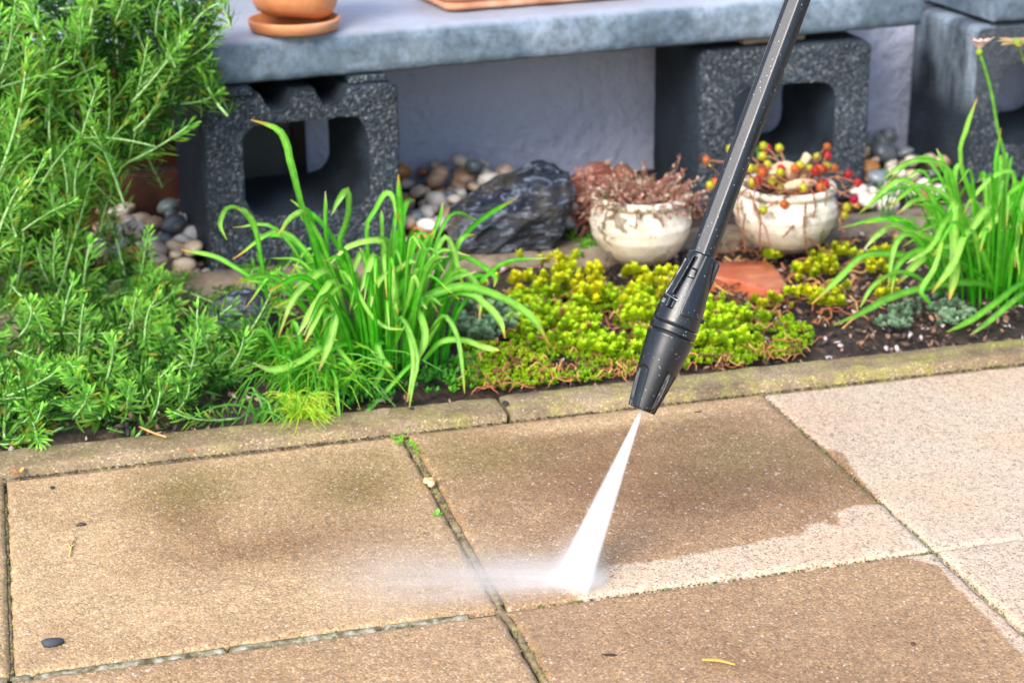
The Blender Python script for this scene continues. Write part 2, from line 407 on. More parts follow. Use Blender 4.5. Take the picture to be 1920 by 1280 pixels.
def slab(i, j):
    x0, x1 = i*.4, (i+1)*.4; y1, y0 = -j*.4, -(j+1)*.4
    gl = {0: .002, 1: .0065, 2: .0022}.get(i, .003); gr = {-1: .0014, 0: .0028, 1: .002}.get(i, .003)
    gt = (.0048 if j == 0 else {0: .005, -1: .005}.get(i, .0018)); gbm = {0: .007, -1: .007}.get(i, .0018) if j == 0 else .003
    x0 += gl; x1 -= gr; y1 -= gt; y0 += gbm
    vis = -1 <= i <= 3 and j <= 1; N = 100 if vis else 12
    u = np.linspace(0, 1, N+1); e = .006
    xs = x0+(x1-x0)*u; ys = y0+(y1-y0)*u
    X, Y = np.meshgrid(xs, ys)
    ed = np.minimum(np.minimum(X-x0, x1-X), np.minimum(Y-y0, y1-Y))
    nz = np.array([[mnoise.noise(Vector((a*60, b*60, 1))) for a in xs] for b in ys]) if vis else np.zeros_like(X)
    Z = -.0022*np.exp(-(ed/.0028)**2)*(1+.8*nz) + .00025*nz + (.0012 if (i+j) % 2 else 0)
    # ragged arris
    if vis:
        k = .0012*np.exp(-(ed/.004)**2)*nz
        X = X + np.where(X-x0 < .004, k, 0) - np.where(x1-X < .004, k, 0); Y = Y + np.where(Y-y0 < .004, k, 0) - np.where(y1-Y < .004, k, 0)
    clean = np.zeros_like(X); wet = np.full_like(X, .6); alg = np.zeros_like(X)
    if i >= 2:
        clean = .5-sdist(X, Y, FRINGE)*14 if vis else clean+1
        wet[:] = .8
        if j == 0: alg = blobs(X, Y, [(1750, 800, .06, .05, .6)])
    elif (i, j) == (1, 0):
        clean = .5+sdist(X, Y, CLEAN10)*14
        wet = .55+blobs(X, Y, [(1150, 900, .11, .11, .45), (1500, 900, .13, .1, .35), (1300, 800, .14, .05, .2), (900, 770, .12, .025, -.75), (1080, 800, .07, .018, -.5), (1240, 778, .1, .02, -.45)])
        alg = blobs(X, Y, [(1400, 860, .11, .07, .75), (1250, 780, .10, .05, .3), (950, 860, .09, .06, .55), (820, 830, .03, .04, .5), (1500, 790, .05, .05, .3)])
    elif (i, j) == (1, 1):
        clean = .5+sdist(X, Y, CLEAN11)*14; wet[:] = .66
    elif (i, j) == (0, 0):
        wet = .26+blobs(X, Y, [(660, 910, .06, .06, .6), (560, 1020, .15, .05, .50), (340, 950, .045, .08, .55), (100, 1050, .07, .1, -.12), (850, 1080, .06, .07, .2), (560, 860, .12, .02, -.2), (350, 1200, .2, .05, .1)])
        alg = blobs(X, Y, [(690, 900, .07, .06, .85), (350, 920, .05, .06, .8), (740, 850, .03, .03, .5), (500, 870, .2, .02, .3), (150, 980, .08, .04, .18)])
    elif i == 0: wet[:] = .48
    elif i == -1: wet[:] = .3; alg[:] = .2
    edgea = np.exp(-(ed/.006)**2)*.5; alg = alg+edgea*(.6+nz)*.6
    mbx = MB(); M = N+1
    mbx.v = list(zip(X.ravel().tolist(), Y.ravel().tolist(), Z.ravel().tolist()))
    mbx.c = list(zip(np.clip(clean, 0, 1).ravel().tolist(), np.clip(wet, 0, 1).ravel().tolist(), np.clip(alg, 0, 1).ravel().tolist()))
    idx = np.arange(M*M).reshape(M, M)
    mbx.f = list(zip(idx[:-1, :-1].ravel().tolist(), idx[:-1, 1:].ravel().tolist(), idx[1:, 1:].ravel().tolist(), idx[1:, :-1].ravel().tolist()))
    ring = list(idx[0, :])+list(idx[1:, -1])+list(idx[-1, :-1][::-1])+list(idx[1:-1, 0][::-1]); ring = [int(a) for a in ring]
    low = []
    for a in ring: mbx.v.append((mbx.v[a][0], mbx.v[a][1], -.04)); mbx.c.append((0, .8, .6)); low.append(len(mbx.v)-1)
    n = len(ring)
    for k in range(n): mbx.f.append((ring[k], low[k], low[(k+1) % n], ring[(k+1) % n]))
    mbx.m = [0]*len(mbx.f)
    mbx.build('paving_slab', M_PAVE, patio)
for i in range(-3, 7):
    for j in range(5): slab(i, j)
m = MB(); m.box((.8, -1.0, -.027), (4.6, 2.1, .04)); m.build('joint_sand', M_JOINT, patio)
M_MOSSJ = mat_simple('mossy_joint', [(.3, (.05, .04, .02)), (.45, (.20, .145, .08)), (.6, (.28, .22, .10)), (.72, (.40, .34, .25))], 90, .7, .9, .004)
def mortar(a, b, w, h, seed, name='mortar_joint', mat=None):
    m = MB(); n = 120; a = Vector(a); b = Vector(b); d = (b-a).normalized(); s = Vector((-d.y, d.x, 0)); rows = []
    for k in range(n+1):
        c = a.lerp(b, k/n); q = mnoise.noise(Vector((k*.21, seed, 0))); q2 = mnoise.noise(Vector((k*.9, seed+5, 0)))
        ww = w*(1+.35*q); hh = h*(1+.5*q2) if q2 > -.45 else -h
        rows.append([c-s*ww*.5+Vector((0, 0, -.006)), c-s*ww*.32+Vector((0, 0, hh*.7)), c+s*w*.1*q2+Vector((0, 0, hh)), c+s*ww*.32+Vector((0, 0, hh*.6)), c+s*ww*.5+Vector((0, 0, -.006))])
    m.grid(rows); return m.build(name, mat or M_MORTAR, patio)
mortar((0, -.399, -.003), (.37, -.399, -.003), .012, .0026, 1)
mortar((-.4, -.399, -.002), (-.004, -.399, -.002), .010, .002, 9)
mortar((.4035, -.01, -.0034), (.4025, -.385, -.0034), .0095, .0006, 2, 'mossy_joint', M_MOSSJ)
mortar((.4045, -.42, -.0036), (.405, -.80, -.0034), .009, .0008, 3, 'mossy_joint', M_MOSSJ)
mortar((.395, -.4005, -.0036), (.42, -.4005, -.0036), .009, .0004, 6, 'mossy_joint', M_MOSSJ)
mortar((.4, -.385, -.0036), (.404, -.425, -.0036), .009, .0004, 7, 'mossy_joint', M_MOSSJ)
mortar((.0, -.03, -.005), (.0, -.40, -.004), .005, .0022, 4, 'mossy_joint', M_MOSSJ)

# ------------------------------------------------------------------ kerb and inner edging
def rough_bar(m, x0, x1, ya, yb, ztop, zbot, seed, tilt=0.0, n=None):
    n = n or max(12, int((x1-x0)/.006)); rows = []
    prof = [(0, zbot), (0, ztop-.0014), (.035, ztop), (.35, ztop), (.65, ztop), (.96, ztop), (1, ztop-.0014), (1, zbot)]
    for k in range(n+1):
        x = x0+(x1-x0)*k/n; r = []
        e = .002*math.exp(-min(x-x0, x1-x)/.004)
        for q, (t_, z) in enumerate(prof):
            nz = mnoise.noise(Vector((x*45, q*1.7, seed))); nz2 = mnoise.noise(Vector((x*160, q*2.7, seed+3)))
            r.append((x, ya+(yb-ya)*t_+.0011*nz+.0006*nz2+tilt*(x-x0), z+(.0008*nz+.0005*nz2-e if z > zbot else 0)))
        rows.append(r)
    m.grid(rows, False); a = [m.vert(p) for p in rows[0]]; m.face(*a); a = [m.vert(p) for p in rows[-1]]; m.face(*a[::-1])
kerb = empty('kerb', (0, .03, 0), kind='structure')
for k, (a, b) in enumerate([(-1.5, -.488), (-.484, .514), (.5185, 1.52), (1.524, 2.6)]):
    m = MB(); rough_bar(m, a, b, .006, .054, 0.0092 if k != 1 else .0082, -.04, k*4.0); m.build('kerbstone', M_KERB, kerb, sharp=1.0)
edg = empty('inner_edging', (0, .55, 0), kind='structure')
for k, (a, b) in enumerate([(-1.5, -.30), (-.296, .70), (.704, 1.70), (1.704, 2.6)]):
    m = MB(); rough_bar(m, a, b, .520, .575, .014, -.03, 30+k*4.0); m.build('edging_stone', M_EDGE, edg, sharp=1.0)

# ------------------------------------------------------------------ hollow concrete blocks
def hollow(m, w, h, dep, op, notches, org, rz, seed):
    """op: (x0,x1,z0,z1) opening; notches list of x centres on the top edge"""
    ox0, ox1, oz0, oz1 = op; cx, cz = (ox0+ox1)/2, (oz0+oz1)/2; r = .012; er = .006
    outer = []
    def arc(x, z, a0, rr): return [(x+rr*math.cos(a0+PI/2*k/4), z+rr*math.sin(a0+PI/2*k/4)) for k in range(5)]
    outer += arc(w-er*2, h-er*2, 0, er*2)
    for nx in sorted(notches, reverse=True): outer += [(nx+.022, h), (nx+.011, h-.022), (nx-.011, h-.022), (nx-.022, h)]
    outer += arc(er*2, h-er*2, PI/2, er*2); outer += arc(er, er, PI, er); outer += arc(w-er, er, 1.5*PI, er)
    # densify
    O = []
    for k in range(len(outer)):
        a = outer[k]; b = outer[(k+1) % len(outer)]; d = math.dist(a, b); n = max(1, int(d/.01))
        for q in range(n): O.append((a[0]+(b[0]-a[0])*q/n, a[1]+(b[1]-a[1])*q/n))
    hx, hz = (ox1-ox0)/2, (oz1-oz0)/2; Rr = .028; I = []
    for x, z in O:
        dx, dz = x-cx, z-cz; s = min(hx/abs(dx) if dx else 9, hz/abs(dz) if dz else 9)
        ix, iz = dx*s, dz*s
        qx, qz = hx-Rr, hz-Rr
        if abs(ix) > qx and abs(iz) > qz:
            vx, vz = abs(ix)-qx, abs(iz)-qz; l = math.hypot(vx, vz)
            if l > Rr: ix = math.copysign(qx+vx/l*Rr, ix); iz = math.copysign(qz+vz/l*Rr, iz)
        I.append((cx+ix, cz+iz))
    M = Matrix.Translation(org) @ Matrix.Rotation(rz, 4, 'Z')
    def ringat(t, y, dn):
        out = []
        for k, (o_, i_) in enumerate(zip(O, I)):
            x = o_[0]+(i_[0]-o_[0])*t; z = o_[1]+(i_[1]-o_[1])*t
            q = mnoise.noise_vector(Vector((x*70, z*70, seed+y*50)))*dn
            out.append(M @ Vector((x+q.x, y+q.y, max(z+q.z, 0))))
        return out
    seq = [ringat(0, dep, .001)] + [ringat(0, dep*k/6, .0008) for k in range(5, 0, -1)] + [ringat(0, .004, .001)]
    seq += [ringat(.06, 0, .0018)] + [ringat(t, 0, .0028) for t in (.25, .45, .65, .85)] + [ringat(.97, .001, .002)]
    seq += [ringat(1, dep*k/6, .0012) for k in range(1, 6)] + [ringat(1, dep, .001)] + [ringat(.5, dep, .001)] + [ringat(0, dep, .001)]
    m.grid(seq, True)
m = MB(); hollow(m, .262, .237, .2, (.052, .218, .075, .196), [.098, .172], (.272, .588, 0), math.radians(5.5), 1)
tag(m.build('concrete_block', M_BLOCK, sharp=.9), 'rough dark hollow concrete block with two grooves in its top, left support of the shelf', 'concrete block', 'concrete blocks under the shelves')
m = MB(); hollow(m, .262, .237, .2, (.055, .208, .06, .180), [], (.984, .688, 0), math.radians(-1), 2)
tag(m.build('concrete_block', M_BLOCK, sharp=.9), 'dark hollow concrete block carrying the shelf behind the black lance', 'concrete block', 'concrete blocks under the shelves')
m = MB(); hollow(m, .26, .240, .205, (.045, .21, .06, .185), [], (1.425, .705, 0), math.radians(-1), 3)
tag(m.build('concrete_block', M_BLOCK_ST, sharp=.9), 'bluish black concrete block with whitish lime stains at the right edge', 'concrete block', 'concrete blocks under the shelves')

# shelf planks
def plank(m, x0, x1, w, z0, z1, org, rz, seed, rr=.016):
    prof = [(0.004, z0)]; 
    for k in range(7): a = PI+ (PI/2)*k/6; prof.append((rr+rr*math.cos(a), z1-rr-rr*math.sin(a)))
    prof = [(w, z0), (w*.5, z0), (.006, z0), (.001, z0+.004)] + [(.0, z0+.012)] + prof[1:] + [(w*.3, z1), (w*.6, z1), (w, z1)]
    M = Matrix.Translation(org) @ Matrix.Rotation(rz, 4, 'Z'); rows = []
    n = int((x1-x0)/.012)
    for k in range(n+1):
        x = x0+(x1-x0)*k/n; r = []
        for q, (y, z) in enumerate(prof):
            v = mnoise.noise_vector(Vector((x*30, y*30, z*30+seed)))*.0012
            r.append(M @ (Vector((x, y, z))+v))
        rows.append(r)
    m.grid(rows); m.face(*[m.vert(p) for p in rows[0]]); m.face(*[m.vert(p) for p in rows[-1]][::-1])
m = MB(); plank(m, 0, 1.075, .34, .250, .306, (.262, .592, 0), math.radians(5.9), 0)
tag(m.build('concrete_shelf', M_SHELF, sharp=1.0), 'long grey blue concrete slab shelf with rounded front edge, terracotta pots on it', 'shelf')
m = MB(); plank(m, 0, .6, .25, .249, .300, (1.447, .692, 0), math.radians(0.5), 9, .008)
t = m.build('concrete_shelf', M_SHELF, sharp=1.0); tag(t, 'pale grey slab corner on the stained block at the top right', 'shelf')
# shims between block and shelf
for (x, y, wx, lab) in [(.315, .606, .04, 'left end of the grooved block'), (.49, .64, .05, 'right side of the grooved block'), (1.10, .73, .10, 'block behind the lance')]:
    m = MB(); m.box((x, y, .2435), (wx, .05, .009), .1, .001)
    tag(m.build('shim', M_BLOCK if x < 1 else M_EDGE), 'thin flat shim under the shelf on the '+lab, 'shim')

# things seen left of and behind the left block
t = empty('wooden_planter', (.10, .84, 0), 'reddish brown wooden planter of stacked boards behind the rosemary, left of the grooved block', 'planter')
for k in range(3):
    m = MB(); m.box((.0, .835, .045+k*.088), (.63, .02, .084), .0, .003); m.build('board', M_WOOD, t)
    m = MB(); m.box((.305, .875, .045+k*.088), (.02, .062, .084), .0, .003); m.build('board', M_WOOD, t)
m = MB(); m.box((.0, .818, .142), (.60, .018, .012), 0, .002); m.build('ledge', M_WOOD, t)
m = MB(); m.box((.447, .945, .20), (.020, .02, .40), 0, .002)
tag(m.build('wooden_post', M_DARKPOST), 'narrow dark upright post on the wall seen through the left block opening', 'post')
m = MB(); m.box((.385, .952, .20), (.10, .012, .40), 0, .002)
tag(m.build('panel', M_PANEL), 'grey green upright panel beside the dark post, seen through the left block opening', 'panel')

# ------------------------------------------------------------------ terracotta pot, tray on shelf
def lathe(m, prof, c, n=48, tiltM=None, nz=0, seed=0, ang=None):
    rows = []
    for r, z in prof:
        row = []
        for k in range(n):
            a = 2*PI*k/n; rr = r*(1+nz*mnoise.noise(Vector((math.cos(a)*2, math.sin(a)*2, z*30+seed))))
            v = Vector((rr*math.cos(a), rr*math.sin(a), z))
            if tiltM is not None: v = tiltM @ v
            row.append(Vector(c)+v)
        rows.append(row)
    m.grid(rows, True)
pc = G(552, 40, .318); pc = Vector((pc.x, pc.y, .307))
m = MB(); lathe(m, [(0, .0), (.050, 0), (.057, .002), (.060, .013), (.0595, .016), (.056, .016), (.053, .006), (0, .005)], pc, nz=.01)
tag(m.build('saucer', M_TERRA), 'round terracotta saucer under the flower pot on the shelf', 'saucer')
tM = Matrix.Rotation(math.radians(-11), 3, Vector((CR.x, CR.y, 0)).normalized()) @ Matrix.Rotation(math.radians(4), 3, 'Y')
m = MB(); lathe(m, [(0, .0), (.034, 0), (.047, .006), (.0545, .018), (.0585, .04), (.062, .075), (.066, .11), (.069, .112), (.069, .135), (.062, .135), (.060, .1), (.054, .03), (0, .02)], pc+Vector((.0, .006, .015)), tiltM=tM, nz=.01)
tag(m.build('flower_pot', M_TERRA), 'orange terracotta flower pot leaning in its saucer at the shelf left end', 'flower pot')
tr0 = G(838, 24, .308)
t = empty('plant_tray', (tr0.x, tr0.y, .308), 'flat rectangular terracotta tray lying in the middle of the shelf', 'tray')
def rbox_rows(w, d, r, z, off, org, rz, inset=0):
    pts = []
    for cx, cy, a0 in ((w-r, d-r, 0), (r, d-r, PI/2), (r, r, PI), (w-r, r, 1.5*PI)):
        for k in range(5):
            a = a0+PI/2*k/4; pts.append((cx+(r+off)*math.cos(a), cy+(r+off)*math.sin(a), z))
    M = Matrix.Translation(org) @ Matrix.Rotation(rz, 4, 'Z'); return [M @ Vector(p) for p in pts]
org = (tr0.x, tr0.y, 0); rz = math.radians(6)
m = MB(); m.grid([rbox_rows(.30, .15, .018, z, o_, org, rz) for o_, z in [(-.012, .3085), (-.002, .3095), (0, .313), (.0, .319), (-.004, .3195), (-.004, .323), (.004, .324), (.005, .333), (.0, .335), (-.006, .334), (-.010, .318), (-.02, .316)]], True, True)
m.build('tray_body', M_TERRA_P, t)

# ------------------------------------------------------------------ rocks
def rock(name, c, dims, seed, mat, label, cat, sub=5, rot=(0, 0, 0), cuts=9, rough=.10):
    bm = bmesh.new(); bmesh.ops.create_icosphere(bm, subdivisions=sub, radius=1)
    rr = random.Random(seed); R = Euler(rot).to_matrix()
    pl = []
    for k in range(cuts):
        v = Vector((rr.uniform(-1, 1), rr.uniform(-1, 1), rr.uniform(-.7, 1))).normalized(); pl.append((v, rr.uniform(.55, .85)))
    m = MB()
    for v in bm.verts:
        p = v.co.copy()
        for nn, dd in pl:
            e = p.dot(nn)-dd
            if e > 0: p -= nn*e*.95
        q = p*2.2+Vector((seed, 0, 0)); 
        ridg = 1-abs(mnoise.noise(Vector((q.x*1.2+q.z*2, q.y*1.5, q.z*4-q.x*2))))*2
        p += v.co*(rough*.6*mnoise.noise(q*1.5)+rough*.5*ridg+rough*.22*mnoise.noise(q*5)+rough*.1*mnoise.noise(q*12))
        p = R @ Vector((p.x*dims[0], p.y*dims[1], p.z*dims[2]))
        m.vert(Vector(c)+p)
    for f in bm.faces: m.face(*[v.index for v in f.verts])
    bm.free(); o = m.build(name, mat); tag(o, label, cat); return o
bm = bmesh.new()
for px, py, y in [(832, 418, .60), (842, 452, .585), (880, 484, .575), (960, 490, .57), (1030, 470, .565), (1052, 440, .56), (1082, 362, .60), (1068, 322, .63), (1020, 303, .66), (960, 318, .68), (900, 352, .68), (850, 388, .66),
                  (930, 398, .555), (1000, 402, .54), (890, 440, .555), (1056, 392, .56), (1060, 350, .70), (980, 330, .72), (880, 430, .70), (1040, 450, .68), (900, 470, .66)]:
    q = P(px, py-4, y-.035); q.z = max(q.z, .013); bm.verts.new(q)
bmesh.ops.convex_hull(bm, input=bm.verts[:]); bmesh.ops.delete(bm, geom=[v for v in bm.verts if not v.link_faces], context='VERTS')
bmesh.ops.triangulate(bm, faces=bm.faces[:])
for _ in range(4): bmesh.ops.subdivide_edges(bm, edges=bm.edges[:], cuts=1, use_grid_fill=True)
for _ in range(1): bmesh.ops.smooth_vert(bm, verts=bm.verts[:], factor=.4, use_axis_x=True, use_axis_y=True, use_axis_z=True)
bm.normal_update(); m = MB(); bm.verts.index_update()
for v in bm.verts:
    c = v.co; u = c.x*.55-c.z*.85                       # bedding runs down to the left
    r1 = 1-abs(mnoise.noise(Vector((c.x*14, c.y*14, u*48))))*2; r2 = mnoise.noise(Vector((c.x*45, c.y*45, u*110))); r3 = mnoise.noise(c*22)
    m.vert(c+v.normal*(.0045*r1+.0035*r2+.006*r3-.003))
for f in bm.faces: m.face(*[v.index for v in f.verts])
bm.free(); tag(m.build('slate_boulder', M_ROCK, sharp=.6), 'jagged black and grey boulder with white streaks between pebbles and left white pot', 'rock')
rock('slate_stone', (.275, .36, .02), (.045, .035, .04), 11, M_ROCK, 'small dark slate stone half hidden behind the low rosemary shoots', 'rock', sub=4)
rock('slate_stone', (.03, .42, .01), (.06, .03, .025), 15, M_EDGE, 'flat pinkish grey stone behind the left end of the low rosemary', 'rock', sub=4)
q = G(1400, 520, .012)
m = MB(); pl_ = [G(a, b, .012) for a, b in [(1330, 500), (1372, 494), (1440, 494), (1462, 515), (1478, 540), (1462, 552), (1420, 545), (1385, 532), (1332, 524)]]
cen = sum((Vector(v) for v in pl_), Vector())/len(pl_)
m.grid([[Vector((v.x, v.y, -.004)) for v in pl_], [Vector((v.x, v.y, .013)) for v in pl_], [v.lerp(cen, .06)+Vector((0, 0, .0045)) for v in pl_], [v.lerp(cen, .5)+Vector((0, 0, .005+.0015*mnoise.noise(v*90))) for v in pl_], [cen+Vector((0, 0, .006)) for v in pl_]], True)
tag(m.build('clay_fragment', M_REDST, sharp=.8), 'wet flat red brick fragment lying behind the lance nozzle', 'brick fragment')
q = P(1108, 350, .68)
M_SHARD = mat_simple('dark_red_clay', [(.3, (.09, .022, .014)), (.7, (.20, .055, .03))], 30, .5)
rock('clay_fragment', (q.x, q.y, .045), (.036, .016, .052), 24, M_SHARD, 'upright dark red clay shard between the boulder and left white pot', 'clay shard', sub=4, rot=(.1, .3, 0), cuts=6, rough=.05)

# ------------------------------------------------------------------ white pots
def bowl(px, py, R_, H, label, seed):
    c = G(px, py, .014); c = Vector((c.x, c.y+R_*.55, .0135))
    t = empty('bowl_pot', c, label, 'pot')
    prof = [(0, 0), (.42, 0), (.55, .03), (.76, .16), (.93, .38), (1, .58), (.97, .74), (.88, .86)]
    n = 26; pr = []
    for k in range(n+1):
        u = k/n*(len(prof)-1); i = min(int(u), len(prof)-2); f = u-i
        rr = prof[i][0]+(prof[i+1][0]-prof[i][0])*f; zz = prof[i][1]+(prof[i+1][1]-prof[i][1])*f
        pr.append((R_*(rr+(.008*math.sin(k*2.1) if k > 4 else 0)), H*zz))
    m = MB(); lathe(m, pr, c, 64, nz=.03, seed=seed); m.build('body', M_POT, t)
    m = MB(); lathe(m, [(R_*.87, H*.85), (R_*.90, H*.88), (R_*.945, H*.9), (R_*.955, H*.95), (R_*.93, H), (R_*.86, H), (R_*.82, H*.95), (R_*.82, H*.7)], c, 64, nz=.03, seed=seed)
    m.build('rim', M_POT, t)
    m = MB(); lathe(m, [(0, H*.9), (R_*.4, H*.9), (R_*.83, H*.84)], c, 32, nz=.1, seed=seed); m.build('potting_soil', M_SOIL, t)
    return c
pc1 = bowl(1218, 503, .067, .092, 'weathered white round pot with flaking paint, beside the black boulder', 3)
pc2 = bowl(1492, 478, .069, .088, 'white bowl pot under trailing red succulent stems, right of the lance', 8)

# ------------------------------------------------------------------ foliage primitives
def leaf_prim(m, base, d, nrm, L, w, curl, c0, c1, seg=3, fold=.3):
    """small pointed leaf, 3 verts across"""
    cols = []; d = d.normalized(); s = d.cross(nrm)
    if s.length < 1e-4: s = d.orthogonal()
    s.normalize(); n = s.cross(d).normalized(); rows = []
    for k in range(seg+1):
        t_ = k/seg; ww = w*(.45+1.1*t_-.25) if t_ < .5 else w*(1.0-((t_-.5)*2)**2*.85)
        ww = max(ww, w*.12)
        c = base+d*L*t_+n*(curl*L*t_*t_)
        cols.append(lerp3(c0, c1, t_))
        rows.append([c-s*ww*.5+n*ww*fold*.5, c, c+s*ww*.5+n*ww*fold*.5])
    m.grid(rows, cols=cols)

# rosemary sprig meshes, unit: length along +Z in metres for L=.1
def sprig_mesh(seed, L=.105, low=False):
    rr = random.Random(seed); m = MB(); pts = []
    bend = rr.uniform(-.012, .012); b2 = rr.uniform(-.01, .01)
    for k in range(8):
        t_ = k/7; pts.append(Vector((bend*math.sin(t_*2.4), b2*math.sin(t_*2), L*t_)))
    m.mi = 1; m.cur = (.30, .50, .18)
    m.tube(pts, [.0017*(1-.5*k/7) for k in range(8)], 5)
    m.mi = 0; nodes = int(L/.0050)
    for k in range(nodes):
        t_ = (k+.5)/nodes; base = catmull(pts, 40)[int(t_*39)]; tipn = max(0, (t_-.8)/.2)
        nn = 3 if t_ < .9 else 4
        for q in range(nn):
            if rr.random() < .12: continue
            a = k*1.15+q*2*PI/nn+rr.uniform(-.4, .4)
            up = .55+.9*tipn+rr.uniform(-.25, .3)-.25*(1-t_)
            d = Vector((math.cos(a), math.sin(a), up)); LL = rr.uniform(.017, .026)*(1-.45*tipn)
            v = rr.random(); f = .75+.5*rr.random()
            tipc = (.33, .68, .10) if v < .92 else (.46, .48, .05)
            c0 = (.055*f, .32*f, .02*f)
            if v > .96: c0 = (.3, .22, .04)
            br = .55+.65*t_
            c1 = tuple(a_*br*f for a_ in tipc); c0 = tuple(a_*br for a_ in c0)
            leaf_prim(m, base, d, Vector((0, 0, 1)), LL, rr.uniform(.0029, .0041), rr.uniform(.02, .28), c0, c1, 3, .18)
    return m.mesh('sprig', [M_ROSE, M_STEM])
SPR = [sprig_mesh(k) for k in range(14)]
SPRS = [sprig_mesh(50+k, .06) for k in range(6)]
def place_sprig(parent, a, b, me=None):
    a = Vector(a); b = Vector(b); L = (b-a).length
    if me is None: me = random.choice(SPR if L > .07 else SPRS)
    L0 = .105 if me in SPR else .06
    R = (b-a).to_track_quat('Z', 'Y').to_matrix().to_4x4() @ Matrix.Rotation(random.uniform(0, 6.3), 4, 'Z')
    sc = L/L0; M = Matrix.Translation(a-parent.location) @ R @ Matrix.Diagonal((min(sc, 1.15), min(sc, 1.15), sc, 1))
    return inst(me, 'sprig', parent, M)
def inpoly(x, y, poly):
    c = False; n = len(poly)
    for i in range(n):
        ax, ay = poly[i]; bx, by = poly[(i+1) % n]
        if (ay > y) != (by > y) and x < (bx-ax)*(y-ay)/(by-ay)+ax: c = not c
    return c
def C1(x, y): return (x/2.91, y/2.91)
def C5(x, y): return (x/2.91, 440+y/2.91)
def C2(x, y): return (340+x/2.91, y/2.91)
def C6(x, y): return (500+x/2.91, 380+y/2.91)
def C8(x, y): return (1400+x/3.2, 300+y/3.2)
def C4(x, y): return (1200+x/2.667, y/2.667)

tall = empty('rosemary_bush', (-.05, .5, 0), 'tall bright green rosemary bush filling the upper left corner beside the shelf', 'rosemary bush')
low = empty('rosemary_bush', (.05, .2, 0), 'low sprawling rosemary bush spilling over the kerb at the left', 'rosemary bush')
def traced(parent, cf, pts, y0, y1):
    n = len(pts); W = [P(*cf(*p), y0+(y1-y0)*i/(n-1)) for i, p in enumerate(pts)]
    tot = sum((b-a).length for a, b in zip(W, W[1:])); k = max(1, round(tot/.10)); cc = catmull(W, k*4+1)
    for q in range(k): place_sprig(parent, cc[q*4], cc[q*4+4])
for pts, y0, y1 in [([(210, 1030), (330, 930), (440, 760), (500, 620), (545, 440)], .42, .36), ([(540, 950), (690, 850), (860, 790), (960, 690), (1030, 655)], .50, .47),
                    ([(720, 560), (850, 480), (940, 360), (990, 200)], .47, .44), ([(0, 950), (20, 700), (100, 380)], .38, .34), ([(-10, 430), (30, 300), (40, 60)], .4, .36),
                    ([(400, 360), (430, 200), (430, 20)], .48, .46), ([(520, 460), (530, 200), (530, 0)], .52, .5), ([(740, 560), (790, 350), (800, 230)], .48, .46),
                    ([(850, 200), (920, 90), (920, -20)], .5, .48), ([(700, 880), (720, 700), (750, 600)], .5, .48), ([(940, 450), (1100, 420), (1150, 330)], .53, .52),
                    ([(1000, 230), (1100, 170), (1240, 60)], .52, .50), ([(540, 1290), (590, 1150), (640, 1060)], .5, .48), ([(100, 800), (180, 560), (150, 250)], .45, .42),
                    ([(250, 700), (230, 500), (200, 200)], .5, .48), ([(1000, 330), (1120, 240), (1200, 130)], .53, .5), ([(900, 560), (1010, 470), (1180, 460)], .54, .53),
                    ([(60, 1150), (120, 960), (230, 820)], .36, .33), ([(-20, 1300), (60, 1180), (90, 1040)], .3, .28), ([(120, 1260), (250, 1130), (420, 1110)], .36, .33), ([(600, 950), (620, 800), (560, 620)], .52, .5)]:
    traced(tall, C1, pts, y0, y1)
TALLP = [(-140, -60), (425, -60), (425, 40), (390, 90), (385, 140), (335, 165), (330, 200), (335, 235), (300, 258), (260, 288), (200, 310), (165, 360), (140, 430), (60, 480), (20, 530), (-140, 560)]
LOWP = [(-120, 520), (20, 560), (90, 500), (110, 430), (170, 430), (195, 400), (230, 420), (280, 450), (300, 500), (320, 540), (335, 600), (350, 640), (400, 600), (430, 560), (480, 530), (525, 520), (530, 560), (490, 620), (470, 660), (440, 720), (380, 780), (330, 800), (220, 815), (100, 835), (0, 840), (-120, 860)]
def fill(parent, poly, n, yr, lean, seed, bright=1, joined=None):
    rr = random.Random(seed); k = 0; xs = [p[0] for p in poly]; ys = [p[1] for p in poly]
    while k < n:
        px = rr.uniform(min(xs), max(xs)); py = rr.uniform(min(ys), max(ys))
        y = rr.uniform(*yr(px, py))
        d = Vector((rr.gauss(lean[0], .55), rr.gauss(lean[1], .5), rr.gauss(lean[2], .4))).normalized(); L = rr.uniform(.055, .12)
        b = P(px, py, y); a = b-d*L
        # tip and middle must lie inside the crown
        if not inpoly(px, py, poly) or b.z < .004: continue
        if a.z < -.01: a.z = rr.uniform(.0, .02)
        k += 1; place_sprig(parent, a, b)
fill(tall, TALLP, 235, lambda px, py: (.40 + .12*max(0, (px-100)/300), .60), (.35, -.45, .9), 5)
